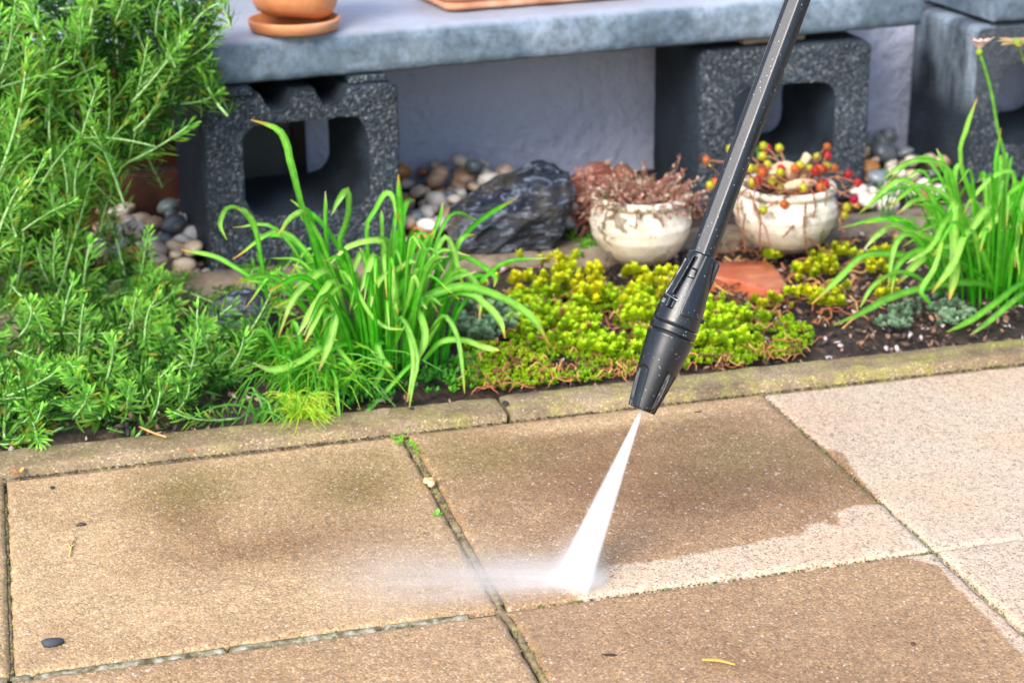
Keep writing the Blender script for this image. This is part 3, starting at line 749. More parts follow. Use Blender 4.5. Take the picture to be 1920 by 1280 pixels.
for pts, y0, y1 in [([(430, 720), (480, 500), (480, 340)], .20, .17), ([(790, 580), (830, 480), (880, 370)], .22, .20), ([(770, 230), (820, 90), (820, -30)], .40, .37), ([(1150, 630), (1140, 500), (1130, 380)], .19, .18),
                    ([(1370, 520), (1430, 380), (1490, 210)], .24, .22), ([(300, 260), (325, 80), (335, -10)], .36, .33), ([(460, 280), (500, 120), (520, 20)], .38, .36), ([(1040, 740), (1040, 600), (980, 560)], .14, .12),
                    ([(1250, 740), (1290, 620), (1300, 540)], .16, .14), ([(870, 900), (880, 800), (920, 740)], .11, .09), ([(580, 800), (570, 700), (570, 600)], .15, .12), ([(340, 500), (400, 380), (410, 260)], .3, .28),
                    ([(100, 560), (120, 450), (130, 340)], .27, .25), ([(730, 520), (740, 420), (760, 330)], .26, .25), ([(400, 1000), (400, 940), (430, 880)], .10, .06), ([(180, 1020), (190, 1080), (210, 1110)], .09, .04), ([(690, 980), (700, 930), (710, 850)], .09, .06),
                    ([(40, 880), (160, 820), (280, 740)], .13, .12)]:
    traced(low, C5, pts, y0, y1)
def ylow(px, py):
    g = G(px, min(py+60, 845), .0).y; return (max(.07, g-.05), max(.1, g+.10))
fill(low, LOWP, 225, ylow, (.15, -.35, .8), 6)
# dark woody stems of both bushes
for par, sp, n, rg in ((tall, (-.1, .5), 26, .28), (low, (.03, .24), 30, .22)):
    m = MB(); m.cur = (.12, .075, .04)
    for k in range(n):
        a = Vector((sp[0]+random.uniform(-.1, .1), sp[1]+random.uniform(-.05, .05), -.01)); an = random.uniform(0, 6.3)
        hgt = random.uniform(.2, .42) if par is tall else random.uniform(.01, .05)
        b = a+Vector((math.cos(an)*rg*random.uniform(.3, 1), math.sin(an)*.09, hgt))
        a.y += .06; b.y = max(b.y, a.y)+.03; mid = a.lerp(b, .5)+Vector((0, 0, hgt*.1)); m.tube(catmull([a, mid, b], 8), [.004, .0037, .0034, .003, .0027, .0024, .002, .0016], 6)
    m.build('woody_stem', M_BITS, par)
# dense inner foliage, leaf colours darkened to paint the shade between sprigs
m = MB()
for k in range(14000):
    if k < 10500:
        px, py = random.uniform(-60, 400), random.uniform(-60, 500)
        if not inpoly(px, py, TALLP): continue
        y = random.uniform(.52, .60)
    else:
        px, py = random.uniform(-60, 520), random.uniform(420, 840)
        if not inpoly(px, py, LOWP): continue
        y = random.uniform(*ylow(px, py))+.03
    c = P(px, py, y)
    if c.z < .002: continue
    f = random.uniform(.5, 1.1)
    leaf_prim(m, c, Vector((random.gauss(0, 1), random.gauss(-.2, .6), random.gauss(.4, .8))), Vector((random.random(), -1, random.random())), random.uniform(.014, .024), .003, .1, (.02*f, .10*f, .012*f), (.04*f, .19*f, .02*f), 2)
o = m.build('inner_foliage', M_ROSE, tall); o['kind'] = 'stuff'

# ------------------------------------------------------------------ strap-leaved clumps
def strap(parent, W, w, green=0.5, tip=None, name='leaf', twist=None, n=16):
    cc = catmull(W, n); m = MB(); rows = []; cols = []
    rnd = random.random(); tw = random.uniform(-.7, .7) if twist is None else twist
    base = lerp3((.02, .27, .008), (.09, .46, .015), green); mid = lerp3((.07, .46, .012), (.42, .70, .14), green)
    tipc = tip or random.choice([(.35, .5, .06), (.6, .5, .06), (.62, .28, .06), (.6, .55, .3), (.45, .2, .05)])
    green = min(1, max(0, green+random.uniform(-.15, .25)))
    for k, c in enumerate(cc):
        t_ = k/(n-1); d = (cc[min(k+1, n-1)]-cc[max(k-1, 0)]).normalized()
        view = (CP-c).normalized(); s0 = d.cross(view)
        if s0.length < 1e-3: s0 = d.orthogonal()
        s0.normalize(); a = tw*(1-t_*.5); nrm = s0.cross(d).normalized()
        a += .25*math.sin(t_*9+rnd*6); s_ = s0*math.cos(a)+nrm*math.sin(a); nn = s_.cross(d).normalized()
        if nn.z < 0: nn = -nn
        ww = w*(.75+.35*min(1, t_*3)) if t_ < .75 else w*1.1*max(.16, math.cos((t_-.75)/.25*PI/2*.93))
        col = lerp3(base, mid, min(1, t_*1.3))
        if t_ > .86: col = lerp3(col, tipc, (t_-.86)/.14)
        cols.append(col)
        rows.append([c-s_*ww*.5+nn*ww*.16, c-s_*ww*.2+nn*ww*.01, c-nn*ww*.03, c+s_*ww*.2+nn*ww*.01, c+s_*ww*.5+nn*ww*.16])
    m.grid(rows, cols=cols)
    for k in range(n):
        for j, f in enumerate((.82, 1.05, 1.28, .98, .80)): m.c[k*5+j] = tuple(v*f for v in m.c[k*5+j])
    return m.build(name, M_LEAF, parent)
cl = empty('strap_leaf_clump', (.38, .17, 0), 'fresh green clump of drooping strap leaves in front of the grooved concrete block', 'garden plant')
def TL(par, cf, pts, y0, y1, wpx, green=.5, tip=None, twist=None):
    n = len(pts); W = [P(*cf(*p), y0+(y1-y0)*i/(n-1)) for i, p in enumerate(pts)]
    strap(par, W, wpx*.00047, green, tip, twist=twist)
ID = lambda x, y: (x, y)
for pts, cf, y0, y1, w, gr in [
    ([(625, 600), (600, 500), (580, 436), (560, 371), (546, 309), (536, 265), (515, 240), (470, 225)], ID, .18, .17, 16, .35),
    ([(640, 560), (600, 450), (570, 410), (568, 398), (545, 410), (520, 440)], ID, .19, .16, 15, .7),
    ([(620, 560), (612, 450), (610, 359)], ID, .2, .2, 10, .2), ([(650, 560), (637, 459), (648, 425), (655, 390), (651, 356), (635, 375), (622, 402)], ID, .2, .18, 14, .6),
    ([(700, 560), (687, 436), (704, 395), (721, 364), (735, 368), (742, 405)], ID, .21, .19, 12, .5), ([(735, 600), (748, 500), (752, 440), (749, 378), (747, 327)], ID, .2, .2, 14, .1),
    ([(560, 700), (700, 600), (930, 490), (1100, 460), (1300, 530), (1450, 630), (1540, 770)], C6, .17, .13, 19, .55),
    ([(760, 700), (830, 560), (900, 330), (965, 195), (1005, 230), (1040, 350), (1080, 480)], C6, .19, .17, 14, .8),
    ([(800, 680), (940, 480), (1050, 370), (1130, 420), (1170, 520), (1160, 640)], C6, .18, .14, 13, .8),
    ([(780, 720), (960, 520), (1100, 500), (1200, 560), (1270, 640), (1300, 740)], C6, .17, .12, 15, .7),
    ([(760, 860), (880, 720), (960, 620), (1010, 660), (1050, 760), (1070, 900), (1080, 1040)], C6, .15, .09, 11, .75),
    ([(860, 860), (950, 760), (1080, 750), (1200, 790), (1270, 805)], C6, .14, .11, 13, .8),
    ([(450, 800), (400, 600), (370, 440), (325, 370), (240, 420), (140, 540), (65, 735)], C6, .18, .13, 16, .85),
    ([(470, 800), (420, 600), (365, 430), (290, 520), (220, 630), (170, 720)], C6, .17, .12, 15, .9),
    ([(480, 820), (430, 640), (345, 480), (375, 580), (360, 720), (325, 820), (280, 925)], C6, .16, .10, 17, .85),
    ([(500, 820), (400, 640), (320, 560), (260, 660), (205, 765)], C6, .16, .12, 10, .8),
    ([(600, 700), (640, 420), (650, 260), (600, 205), (450, 240), (350, 330)], C6, .19, .16, 13, .9), ([(600, 640), (670, 260), (620, 200), (540, 210)], C6, .2, .17, 13, .8),
    ([(570, 700), (560, 450), (525, 270), (480, 340), (450, 420)], C6, .17, .15, 13, .9), ([(600, 740), (600, 450), (590, 290), (550, 380), (510, 490)], C6, .17, .14, 15, .7),
    ([(700, 720), (710, 500), (685, 345), (685, 450), (692, 580)], C6, .16, .13, 12, 1), ([(700, 760), (770, 540), (800, 405), (830, 480), (838, 575)], C6, .15, .13, 11, 1),
    ([(760, 800), (790, 640), (830, 590), (865, 700), (855, 790), (825, 865)], C6, .15, .11, 16, .6), ([(520, 700), (450, 480), (405, 370), (470, 440), (560, 600), (650, 680), (750, 690)], C6, .16, .12, 9, .7),
    ([(660, 820), (700, 680), (735, 625), (790, 720), (827, 860), (795, 1000), (775, 1145)], C6, .15, .07, 10, .75), ([(680, 840), (750, 680), (785, 760), (800, 900), (765, 1090)], C6, .14, .08, 9, .8),
    ([(620, 860), (570, 700), (570, 540), (610, 430), (665, 375)], C6, .15, .15, 13, .8), ([(660, 740), (625, 680), (601, 654), (567, 677), (515, 694), (474, 680)], ID, .13, .10, 16, .75),
    ([(640, 760), (605, 780), (640, 860), (685, 900)], C6, .13, .10, 15, .6), ([(420, 760), (380, 780), (440, 860), (515, 925)], C6, .13, .11, 12, .5), ([(640, 860), (625, 920), (600, 970), (580, 1015)], C6, .11, .09, 12, .6),
    ([(840, 830), (760, 910), (640, 1040), (540, 1140), (450, 1168)], C6, .12, .06, 9, .6), ([(350, 900), (375, 970), (385, 1080), (400, 1220)], C6, .10, .04, 8, .9), ([(820, 880), (860, 790), (900, 720), (945, 645)], C6, .15, .15, 12, .7),
    ([(800, 500), (850, 350), (910, 170), (945, 80), (960, 0)], C6, .2, .2, 10, .3), ([(860, 560), (960, 430), (1050, 310), (1110, 310), (1200, 360), (1250, 410), (1240, 460)], C6, .19, .17, 12, .3),
    ([(720, 620), (735, 400), (740, 200), (715, 60)], C6, .2, .2, 15, .1), ([(780, 600), (800, 450), (860, 240), (915, 148)], C6, .19, .19, 12, .3), ([(820, 640), (930, 400), (950, 240)], C6, .2, .2, 16, .05),
    ([(640, 640), (720, 480), (790, 400)], C6, .18, .17, 20, .1), ([(640, 600), (690, 400), (770, 330), (815, 325)], C6, .18, .17, 12, .5),
    ([(500, 560), (480, 440), (452, 395), (425, 392), (412, 420), (425, 450)], ID, .19, .17, 11, .6), ([(500, 540), (480, 430), (462, 398), (445, 392)], ID, .19, .17, 10, .6), ([(470, 520), (440, 500), (400, 480), (340, 468)], ID, .18, .2, 10, .6),
    ([(300, 480), (240, 120), (200, 20)], C6, .19, .19, 18, .05), ([(330, 420), (250, 130), (190, 60)], C6, .2, .2, 14, .1)]:
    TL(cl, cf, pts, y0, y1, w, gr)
def clump_fill(par, c, n, spread, L, w, bias=(0, 0)):
    for k in range(n):
        a = random.uniform(0, 6.3); r = random.uniform(0, 1)**.5*spread
        b = Vector((c[0]+math.cos(a)*r, c[1]+math.sin(a)*r*.7, -.004)); LL = random.uniform(*L)
        out = Vector((math.cos(a)+bias[0], math.sin(a)*.7+bias[1], 0))*random.uniform(.1, .7); droop = random.uniform(-.5, .35)
        W = [b, b+(out*.25+Vector((0, 0, .5)))*LL, b+(out*.7+Vector((0, 0, .85)))*LL, b+(out*1.25+Vector((0, 0, .85+droop*.5)))*LL]
        strap(par, W, random.uniform(*w), random.uniform(0, .5))
clump_fill(cl, (.42, .185), 95, .07, (.10, .20), (.003, .0062))
clump_fill(cl, (.33, .15), 16, .03, (.04, .09), (.004, .007))

cr_ = empty('strap_leaf_clump', (1.20, .24, 0), 'strap leaved clump with a budding flower stalk at the right edge', 'garden plant')
for pts, cf, y0, y1, w, gr in [
    ([(1580, 800), (1500, 770), (1380, 738), (1250, 735), (1050, 770), (850, 830), (700, 910), (520, 990)], C8, .20, .12, 17, .45), ([(1700, 720), (1600, 770), (1500, 850), (1350, 960), (1200, 1030)], C8, .18, .10, 15, .4),
    ([(1720, 760), (1640, 810), (1500, 930), (1340, 1050)], C8, .16, .08, 14, .5), ([(1500, 800), (1300, 640), (1130, 555), (1000, 640), (905, 745)], C8, .22, .15, 19, .95),
    ([(1520, 780), (1330, 480), (1245, 255), (1252, 500), (1250, 680), (1215, 840)], C8, .22, .15, 26, .9), ([(1500, 760), (1400, 520), (1330, 430), (1240, 620), (1110, 800)], C8, .2, .14, 18, .7),
    ([(1560, 720), (1610, 420), (1550, 310), (1440, 410), (1370, 485)], C8, .23, .18, 19, .95), ([(1500, 720), (1520, 400), (1475, 285), (1400, 340), (1310, 480)], C8, .22, .18, 20, .8),
    ([(1570, 700), (1610, 300), (1600, 80), (1500, 90), (1400, 180), (1340, 260)], C8, .24, .22, 13, .6), ([(1895, 545), (1872, 420), (1866, 320), (1877, 240)], ID, .24, .24, 10, .2),
    ([(1860, 480), (1815, 350), (1800, 300), (1810, 245), (1832, 184)], ID, .25, .25, 13, .6), ([(1400, 740), (1250, 600), (1100, 480), (960, 430), (870, 395), (780, 450), (705, 535)], C8, .22, .15, 17, .8),
    ([(1420, 660), (1270, 300), (1220, 70), (1120, 10), (1000, 5), (900, 50), (815, 120)], C8, .24, .2, 12, .6), ([(1400, 720), (1260, 450), (1140, 265), (1010, 245), (930, 295)], C8, .23, .2, 13, .5),
    ([(1400, 600), (1280, 330), (1190, 210), (1100, 170), (980, 140)], C8, .24, .21, 12, .7), ([(1300, 760), (1050, 600), (850, 560), (690, 575), (560, 700), (390, 865)], C8, .2, .13, 16, .5),
    ([(1100, 870), (1050, 780), (1130, 650), (1180, 470)], C8, .14, .16, 15, .65), ([(1180, 760), (1050, 500), (950, 450), (880, 540), (850, 760)], C8, .18, .14, 13, .6), ([(1150, 800), (1000, 690), (880, 680), (760, 750), (680, 885)], C8, .16, .12, 11, .7),
    ([(1640, 760), (1690, 200), (1650, 300), (1610, 645)], C8, .22, .15, 14, .8), ([(1560, 800), (1580, 500), (1600, 120)], C8, .24, .24, 16, .1), ([(1600, 800), (1700, 400), (1720, 200)], C8, .24, .24, 18, .15),
    ([(1480, 760), (1480, 450), (1500, 120)], C8, .24, .25, 12, .1), ([(1450, 700), (1300, 420), (1250, 100), (1290, 0)], C8, .25, .25, 13, .4), ([(1240, 300), (1180, 380), (1100, 520), (960, 620)], C8, .19, .14, 14, .7),
    ([(1420, 700), (1200, 560), (1030, 540), (900, 640), (870, 800)], C8, .19, .14, 14, .4), ([(1560, 640), (1400, 500), (1200, 520), (1080, 560)], C8, .22, .18, 14, .5), ([(1500, 600), (1560, 250), (1700, 110)], C8, .24, .2, 15, .3)]:
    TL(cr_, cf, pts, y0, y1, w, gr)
clump_fill(cr_, (1.20, .225), 90, .065, (.10, .22), (.003, .0062), (-.25, -.1))
m = MB(); m.cur = (.16, .42, .06); W = [P(x, y, .27) for x, y in [(1897, 540), (1886, 319), (1871, 244), (1860, 180), (1847, 130), (1836, 98)]]
m.tube(catmull(W, 24), [.0022]*24, 8); fs = m.build('flower_stalk', M_LEAF, cr_)
def bud(par, c, n, L, cA, cB, op):
    m = MB()
    for k in range(n):
        a = 2*PI*k/n+.3; d = Vector((math.cos(a)*op, math.sin(a)*op, 1 if op < 1 else .25*random.uniform(-1, 1)))
        leaf_prim(m, c, d, Vector((0, 0, 1)), L*random.uniform(.8, 1.1), L*.42, -.25 if op < 1 else .1, cA, cB, 4, .5)
    m.cur = (.3, .45, .04); m.blob(c, L*.2, 2, .05); return m.build('flower_bud' if op < 1 else 'flower_head', M_SEDUM, par)
bud(cr_, W[-1], 9, .023, (.75, .68, .6), (.75, .45, .38), .55)
c = P(1908, 82, .27); bud(cr_, c, 8, .030, (.6, .42, .15), (.65, .42, .28), 2.0)
m = MB(); m.cur = (.2, .3, .08); m.tube(catmull([c, c+Vector((.02, 0, -.06)), c+Vector((.03, -.02, -.28))], 12), [.0018]*12, 6); m.build('flower_stalk', M_LEAF, cr_)

# fine grass
def grass(par_loc, label, spots, n, L, w, cols, cat='grass tuft', spreadv=1.0):
    t = empty('grass_tuft', par_loc, label, cat); m = MB()
    for k in range(n):
        s = random.choice(spots); b = G(s[0]+random.gauss(0, s[2]), s[1]+random.gauss(0, s[2]*.35), 0)
        a = random.uniform(0, 6.3); LL = random.uniform(*L); o_ = Vector((math.cos(a), math.sin(a)-.35, 0))*random.uniform(.2, 1.1)*spreadv
        W = [b, b+(o_*.3+Vector((0, 0, .5)))*LL, b+(o_*.8+Vector((0, 0, .7)))*LL, b+(o_*1.4+Vector((0, 0, random.uniform(-.05, .75))))*LL]
        cc = catmull(W, 8); rows = []; cc0 = []; c0 = random.choice(cols)
        for q, c in enumerate(cc):
            d = (cc[min(q+1, 7)]-cc[max(q-1, 0)]).normalized(); s_ = d.cross((CP-c).normalized()).normalized(); ww = w*(1-.75*(q/7)**2)*.5
            if c.z < .0095 and c.y < .056: c = Vector((c.x, c.y, .0105))
            cc0.append(lerp3(c0, (c0[0]*1.6, c0[1]*1.3, c0[2]*1.2), q/7)); rows.append([c-s_*ww, c+Vector((0, 0, ww*.3)), c+s_*ww])
        m.grid(rows, cols=cc0)
    o = m.build('blades', M_LEAF, t); o['kind'] = 'stuff'; return t
GC = [(.06, .34, .015), (.12, .42, .02), (.04, .24, .012), (.2, .46, .03)]
grass((.28, .12, 0), 'tuft of thin green grass growing between rosemary and strap leaved clump', [(560, 740, 30), (520, 680, 25), (600, 720, 30), (640, 750, 25)], 260, (.03, .075), .002, GC)
grass((.25, .07, 0), 'yellow green feathery tuft hanging over the kerb left of the weed', [(575, 790, 16), (560, 775, 14)], 260, (.015, .035), .0016, [(.3, .5, .03), (.2, .48, .03), (.35, .5, .05)])
grass((.24, .06, 0), 'few bluish green grass blades lying across the kerb', [(520, 790, 16), (490, 790, 10)], 14, (.03, .05), .003, [(.14, .42, .06), (.1, .34, .05)], spreadv=1.2)
grass((1.0, .5, 0), 'sparse upright thin grass blades growing in the trailing succulent pot', [(1430, 370, 4)], 8, (.09, .13), .0032, [(.1, .3, .08)], spreadv=.3).location.z = .0
grass((1.18, .5, 0), 'two thin slanting grass blades right of the trailing succulent pot', [(1655, 425, 5)], 5, (.08, .12), .003, [(.08, .26, .08)], spreadv=.6)

# ------------------------------------------------------------------ sedum ground cover
EXCL = [(G(a, b).x, G(a, b).y) for a, b in [(1320, 515), (1365, 500), (1450, 500), (1488, 545), (1475, 585), (1330, 575)]]
def sedum(name, label, polyp, n, colf, size, hgt, kind='stuff', z0=.0, leaves=(7, 11), yf=None, cover=None, upr=0.0):
    m = MB(); k = 0; xs = [p[0] for p in polyp]; ys = [p[1] for p in polyp]; tries = 0
    wp = [(G(*p).x, G(*p).y) for p in polyp]; X = [p[0] for p in wp]; Y = [p[1] for p in wp]
    while k < n and tries < n*40:
        tries += 1
        x = random.uniform(min(X), max(X)); y = random.uniform(min(Y), max(Y))
        if not inpoly(x, y, wp) or inpoly(x, y, EXCL): continue
        dn = mnoise.noise(Vector((x*22, y*22, 7)))
        if cover is not None and dn < cover+random.uniform(-.1, .1): continue
        k += 1; hh = hgt*(.5+.7*random.random()+.8*max(0, dn)); c = Vector((x, y, z0+hh))
        ax = Vector((random.gauss(0, .35), random.gauss(-.25, .35), 1)).normalized(); e1 = ax.orthogonal().normalized(); e2 = ax.cross(e1)
        cb = colf(x, y, dn); f = random.uniform(.75, 1.2); cb = tuple(v*f for v in cb); nl = random.randint(*leaves); sz = size*random.uniform(.75, 1.25)
        tiers = 1+int(upr*3)
        for q in range(nl*tiers):
            a = q*2.4; fr = q/(nl*tiers)
            d = (e1*math.cos(a)+e2*math.sin(a))*(1-.75*fr*(0 if tiers > 1 else 1))+ax*(.15+1.2*fr*(.4 if tiers > 1 else 1))
            cq = tuple(v*(.75+.5*fr) for v in cb)
            leaf_prim(m, c+ax*(sz*upr*2.2*fr), d, ax, sz*(1-.35*fr), sz*.5, .25, tuple(v*.75 for v in cq), cq, 2, .4)
    o = m.build(name, M_SEDUM); tag(o, label, 'ground cover', kind=kind); return o
def col_green(x, y, dn):
    t_ = random.random()
    if t_ < .06: return (.45, .25, .08)
    return lerp3((.30, .60, .008), (.62, .78, .016), min(1, max(0, .5+dn+random.uniform(-.3, .3))))
SP = [(870, 640), (900, 580), (960, 550), (1120, 545), (1250, 550), (1330, 570), (1400, 590), (1480, 600), (1540, 640), (1500, 670), (1380, 690), (1200, 710), (1050, 728), (940, 738), (860, 728), (880, 690)]
sedum('sedum_mat', 'bright lime green sedum mat spreading along the kerb between the clumps', SP, 3300, col_green, .0060, .006, cover=-.22, upr=.0)
sedum('sedum_mat', 'taller lime green sedum shoots in the middle of the bed behind the nozzle', [(950, 650), (960, 570), (1240, 565), (1460, 610), (1420, 660), (1150, 690)], 700, col_green, .0066, .014, upr=.6, cover=-.05)
col_y = lambda x, y, dn: lerp3((.70, .60, .008), (.50, .62, .01), random.random())
sedum('yellow_sedum', 'golden yellow stonecrop shoots below the boulder and left white pot', [(890, 560), (960, 522), (1110, 512), (1140, 540), (1240, 545), (1300, 545), (1290, 575), (1180, 600), (1000, 590)], 150, col_y, .0078, .020, upr=.6, cover=.02)
sedum('yellow_sedum', 'scattered yellow stonecrop tufts around the red brick fragment and right pot', [(1340, 500), (1500, 495), (1690, 470), (1700, 560), (1560, 600), (1470, 600), (1350, 600)], 130, col_y, .0078, .012, upr=.5, cover=.08)
sedum('yellow_sedum', 'small bright green and yellow sedum patch at the foot of the left white pot', [(1050, 460), (1120, 430), (1150, 470), (1090, 490)], 60, lambda x, y, d: (.15, .42, .02), .007, .012, upr=.3)
col_g = lambda x, y, dn: lerp3((.22, .38, .22), (.36, .50, .34), random.random())
sedum('grey_sedum', 'pale grey green sedum rosettes on dark soil near the kerb at the right', [(1640, 620), (1660, 590), (1790, 560), (1830, 600), (1800, 620), (1700, 640)], 130, col_g, .0075, .007, cover=-.15, upr=.2)
sedum('grey_sedum', 'soft grey green sedum shoots right of the central strap leaved clump', [(850, 640), (870, 600), (930, 590), (990, 600), (960, 640), (900, 660)], 110, col_g, .008, .014, upr=.5, cover=-.3)
sedum('seedlings', 'tiny round leaved green seedlings on soil in front of the central clump', [(780, 720), (860, 640), (900, 680), (900, 740), (800, 745)], 70, lambda x, y, d: (.07, .32, .02), .009, .006, leaves=(3, 5), cover=-.1)
sedum('seedlings', 'dark green low weeds under the central strap leaved clump', [(600, 760), (620, 700), (800, 690), (820, 730), (760, 750), (640, 780)], 120, lambda x, y, d: (.04, .22, .02), .010, .008, leaves=(3, 6))
sedum('seedlings', 'small leafy weeds growing beneath the low rosemary', [(280, 690), (330, 600), (440, 650), (440, 740), (320, 780)], 110, lambda x, y, d: (.04, .2, .025), .010, .01, leaves=(3, 6))

# reddish runners and dry litter
def runners(label, polyp, n, L, cols, rad=.0011, name='runner_stems'):
    m = MB(); xs = [p[0] for p in polyp]; ys = [p[1] for p in polyp]; k = 0
    while k < n:
        px, py = random.uniform(min(xs), max(xs)), random.uniform(min(ys), max(ys))
        if not inpoly(px, py, polyp): continue
        k += 1; b = G(px, py, .004); a = random.gauss(0, .9)+(PI if random.random() < .5 else 0); LL = random.uniform(*L)
        pts = [b]; 
        for q in range(4):
            a += random.gauss(0, .5); pts.append(pts[-1]+Vector((math.cos(a), math.sin(a), 0))*LL/4); pts[-1].z = max(.003, .004+random.uniform(0, .012))
            pts[-1].y = max(pts[-1].y, .058)
        m.cur = random.choice(cols); cc = catmull(pts, 10); m.tube(cc, [rad*random.uniform(.7, 1.3)]*10, 5)
    tag(m.build(name, M_BITS), label, 'plant litter', kind='stuff')
RC = [(.30, .11, .035), (.42, .19, .06), (.18, .06, .025), (.33, .11, .05), (.12, .05, .02), (.5, .28, .09)]
runners('reddish brown sedum runners along the kerb in front of the lime green mat', [(860, 735), (900, 700), (1100, 690), (1300, 660), (1500, 640), (1540, 650), (1540, 672), (1300, 700), (1100, 722), (900, 745)], 80, (.01, .035), RC, .0007)
runners('thin brown stems woven through the lime green sedum', SP, 190, (.012, .04), RC, .0009)
runners('reddish trailing stems around the red brick fragment and right pot', [(1320, 460), (1620, 440), (1640, 560), (1560, 640), (1430, 600), (1340, 560)], 110, (.02, .06), RC, .0011)
m = MB()
for k in range(2600):
    x = random.uniform(-.15, 1.4); y = random.uniform(.058, .515); s = random.uniform(.0015, .005)
    if random.random() < .35: x = random.uniform(.85, 1.35)
    m.cur = random.choice([(.05, .03, .02), (.1, .06, .04), (.03, .02, .018), (.2, .11, .07), (.02, .018, .02), (.32, .18, .12), (.45, .38, .36), (.07, .045, .04)])
    m.blob((x, y, .002), s, 0 if False else 1, .3, Euler((random.random(), random.random(), random.random()*6)).to_matrix(), (1.5, .8, .4), k)
tag(m.build('bark_mulch', M_BITS), 'dark crumbly bark mulch and grit lying on the soil bed', 'mulch', kind='stuff')

# ------------------------------------------------------------------ plants in the two pots
t = empty('potted_sedum', (pc1.x, pc1.y, .09), 'dusty pink sedum with many thin stems filling the left white pot', 'succulent')
m = MB()
for k in range(230):
    a = random.uniform(0, 6.3); r = random.uniform(0, 1)**.5; b = pc1+Vector((math.cos(a)*r*.055, math.sin(a)*r*.055, .082))
    o_ = Vector((math.cos(a)*r, math.sin(a)*r, 0)); L = random.uniform(.012, .038); spill = r > .8 and random.random() < .5
    tipp = b+o_*L*1.3+Vector((0, 0, L*(random.uniform(.2, 1.0) if not spill else -.4)))
    if spill: mid = b+o_*L*.9+Vector((0, 0, .004))
    else: mid = b.lerp(tipp, .5)+Vector((random.gauss(0, .004), 0, .003))
    m.cur = random.choice([(.33, .12, .09), (.42, .2, .16), (.28, .1, .08)]); m.tube(catmull([b, mid, tipp], 6), .0007, 5)
    for q in range(12):
        c = b.lerp(tipp, .25+.75*q/11); pk = random.choice([(.60, .22, .18), (.68, .34, .30), (.52, .16, .13), (.75, .62, .48), (.5, .3, .25), (.7, .4, .32)])
        leaf_prim(m, c, Vector((random.gauss(0, 1), random.gauss(0, 1), random.uniform(0, 1.2))), Vector((0, 0, 1)), .0055, .0038, .2, pk, tuple(v*1.15 for v in pk), 2, .3)
o = m.build('shoots', M_SEDUM, t); o['kind'] = 'stuff'
# trailing part left of the pot 1
m = MB()
for k in range(70):
    px, py = random.uniform(1075, 1135), random.uniform(310, 430); c = P(px, py, .60+random.uniform(-.03, .02))
    pk = random.choice([(.45, .2, .16), (.5, .3, .22), (.36, .12, .1)])
    m.cur = pk; e = c+Vector((random.gauss(0, .012), random.gauss(0, .008), random.gauss(.004, .01))); m.tube([c, e], .0011, 5)
    for q in range(7): leaf_prim(m, c.lerp(e, q/6), Vector((random.gauss(0, 1), random.gauss(0, 1), random.gauss(.4, .6))), Vector((0, 0, 1)), .006, .003, .2, pk, tuple(v*1.2 for v in pk), 2, .3)
o = m.build('trailing_shoots', M_SEDUM, t); o['kind'] = 'stuff'

t = empty('potted_succulent', (pc2.x, pc2.y, .085), 'red and yellow tipped succulent with long pink trailing stems in the right pot', 'succulent')
def C13(x, y): return (1300+x/5.333, 240+y/5.333)
heads = [(700, 180, .05, 'y'), (740, 200, .05, 'r'), (860, 200, .05, 'y'), (690, 280, .04, 'y'), (640, 400, .03, 'r'), (570, 400, .0, 'y'), (790, 420, .02, 'y'), (860, 500, .0, 'y'), (930, 460, .02, 'y'), (1240, 290, .04, 'y'),
         (1340, 190, .05, 'o'), (1340, 280, .04, 'r'), (1410, 400, .0, 'o'), (1550, 460, -.01, 'r'), (1645, 550, -.02, 'r'), (1610, 710, -.03, 'm'), (1535, 790, -.04, 'y'), (1510, 870, -.04, 'y'), (1100, 600, -.05, 'y'), (910, 760, -.06, 'o'),
         (1205, 920, -.06, 'o'), (700, 820, -.06, 'y'), (370, 210, .03, 'y'), (170, 570, .0, 'y'), (220, 540, .0, 'o'), (130, 320, .02, 'o'), (700, 430, .0, 'r'), (880, 590, -.02, 'y'), (1150, 500, .0, 'r'), (1260, 440, .01, 'y'), (660, 500, 0, 'y'), (1270, 590, -.05, 'o')]
hc = {'y': (.50, .50, .03), 'r': (.50, .03, .03), 'o': (.55, .14, .03), 'm': (.38, .01, .06)}
heads += [(random.uniform(520, 1400), random.uniform(330, 560), random.uniform(-.03, .03), random.choice('yyor')) for _ in range(22)]
for hx, hy, dy, kind in heads:
    c = P(*C13(hx, hy), pc2.y+dy+.0)
    m = MB(); base = hc[kind]; rad = .0078
    root = pc2+Vector((random.gauss(0, .02), random.gauss(0, .02), .078))
    m.cur = (.45, .17, .12); mid = root.lerp(c, .55)+Vector((0, 0, .012)); m.tube(catmull([root, mid, c], 9), .0013, 5)
    for q in range(22):
        a = q*2.4; ph = math.acos(1-2*(q+.5)/22); d = Vector((math.sin(ph)*math.cos(a), math.sin(ph)*math.sin(a), math.cos(ph)))
        up = .5+.5*d.z; cc = lerp3((.5, .08, .04) if kind in 'yo' else base, base, up)
        leaf_prim(m, c+d*rad*.25, d, Vector((0, 0, 1)) if abs(d.z) < .9 else Vector((1, 0, 0)), rad*.6, rad*.75, -.5, cc, tuple(v*1.1 for v in cc), 3, -.3)
        m.cur = cc; 
    m.cur = base; m.blob(c, rad*.75, 2, .06)
    m.build('rosette', M_SEDUM, t)
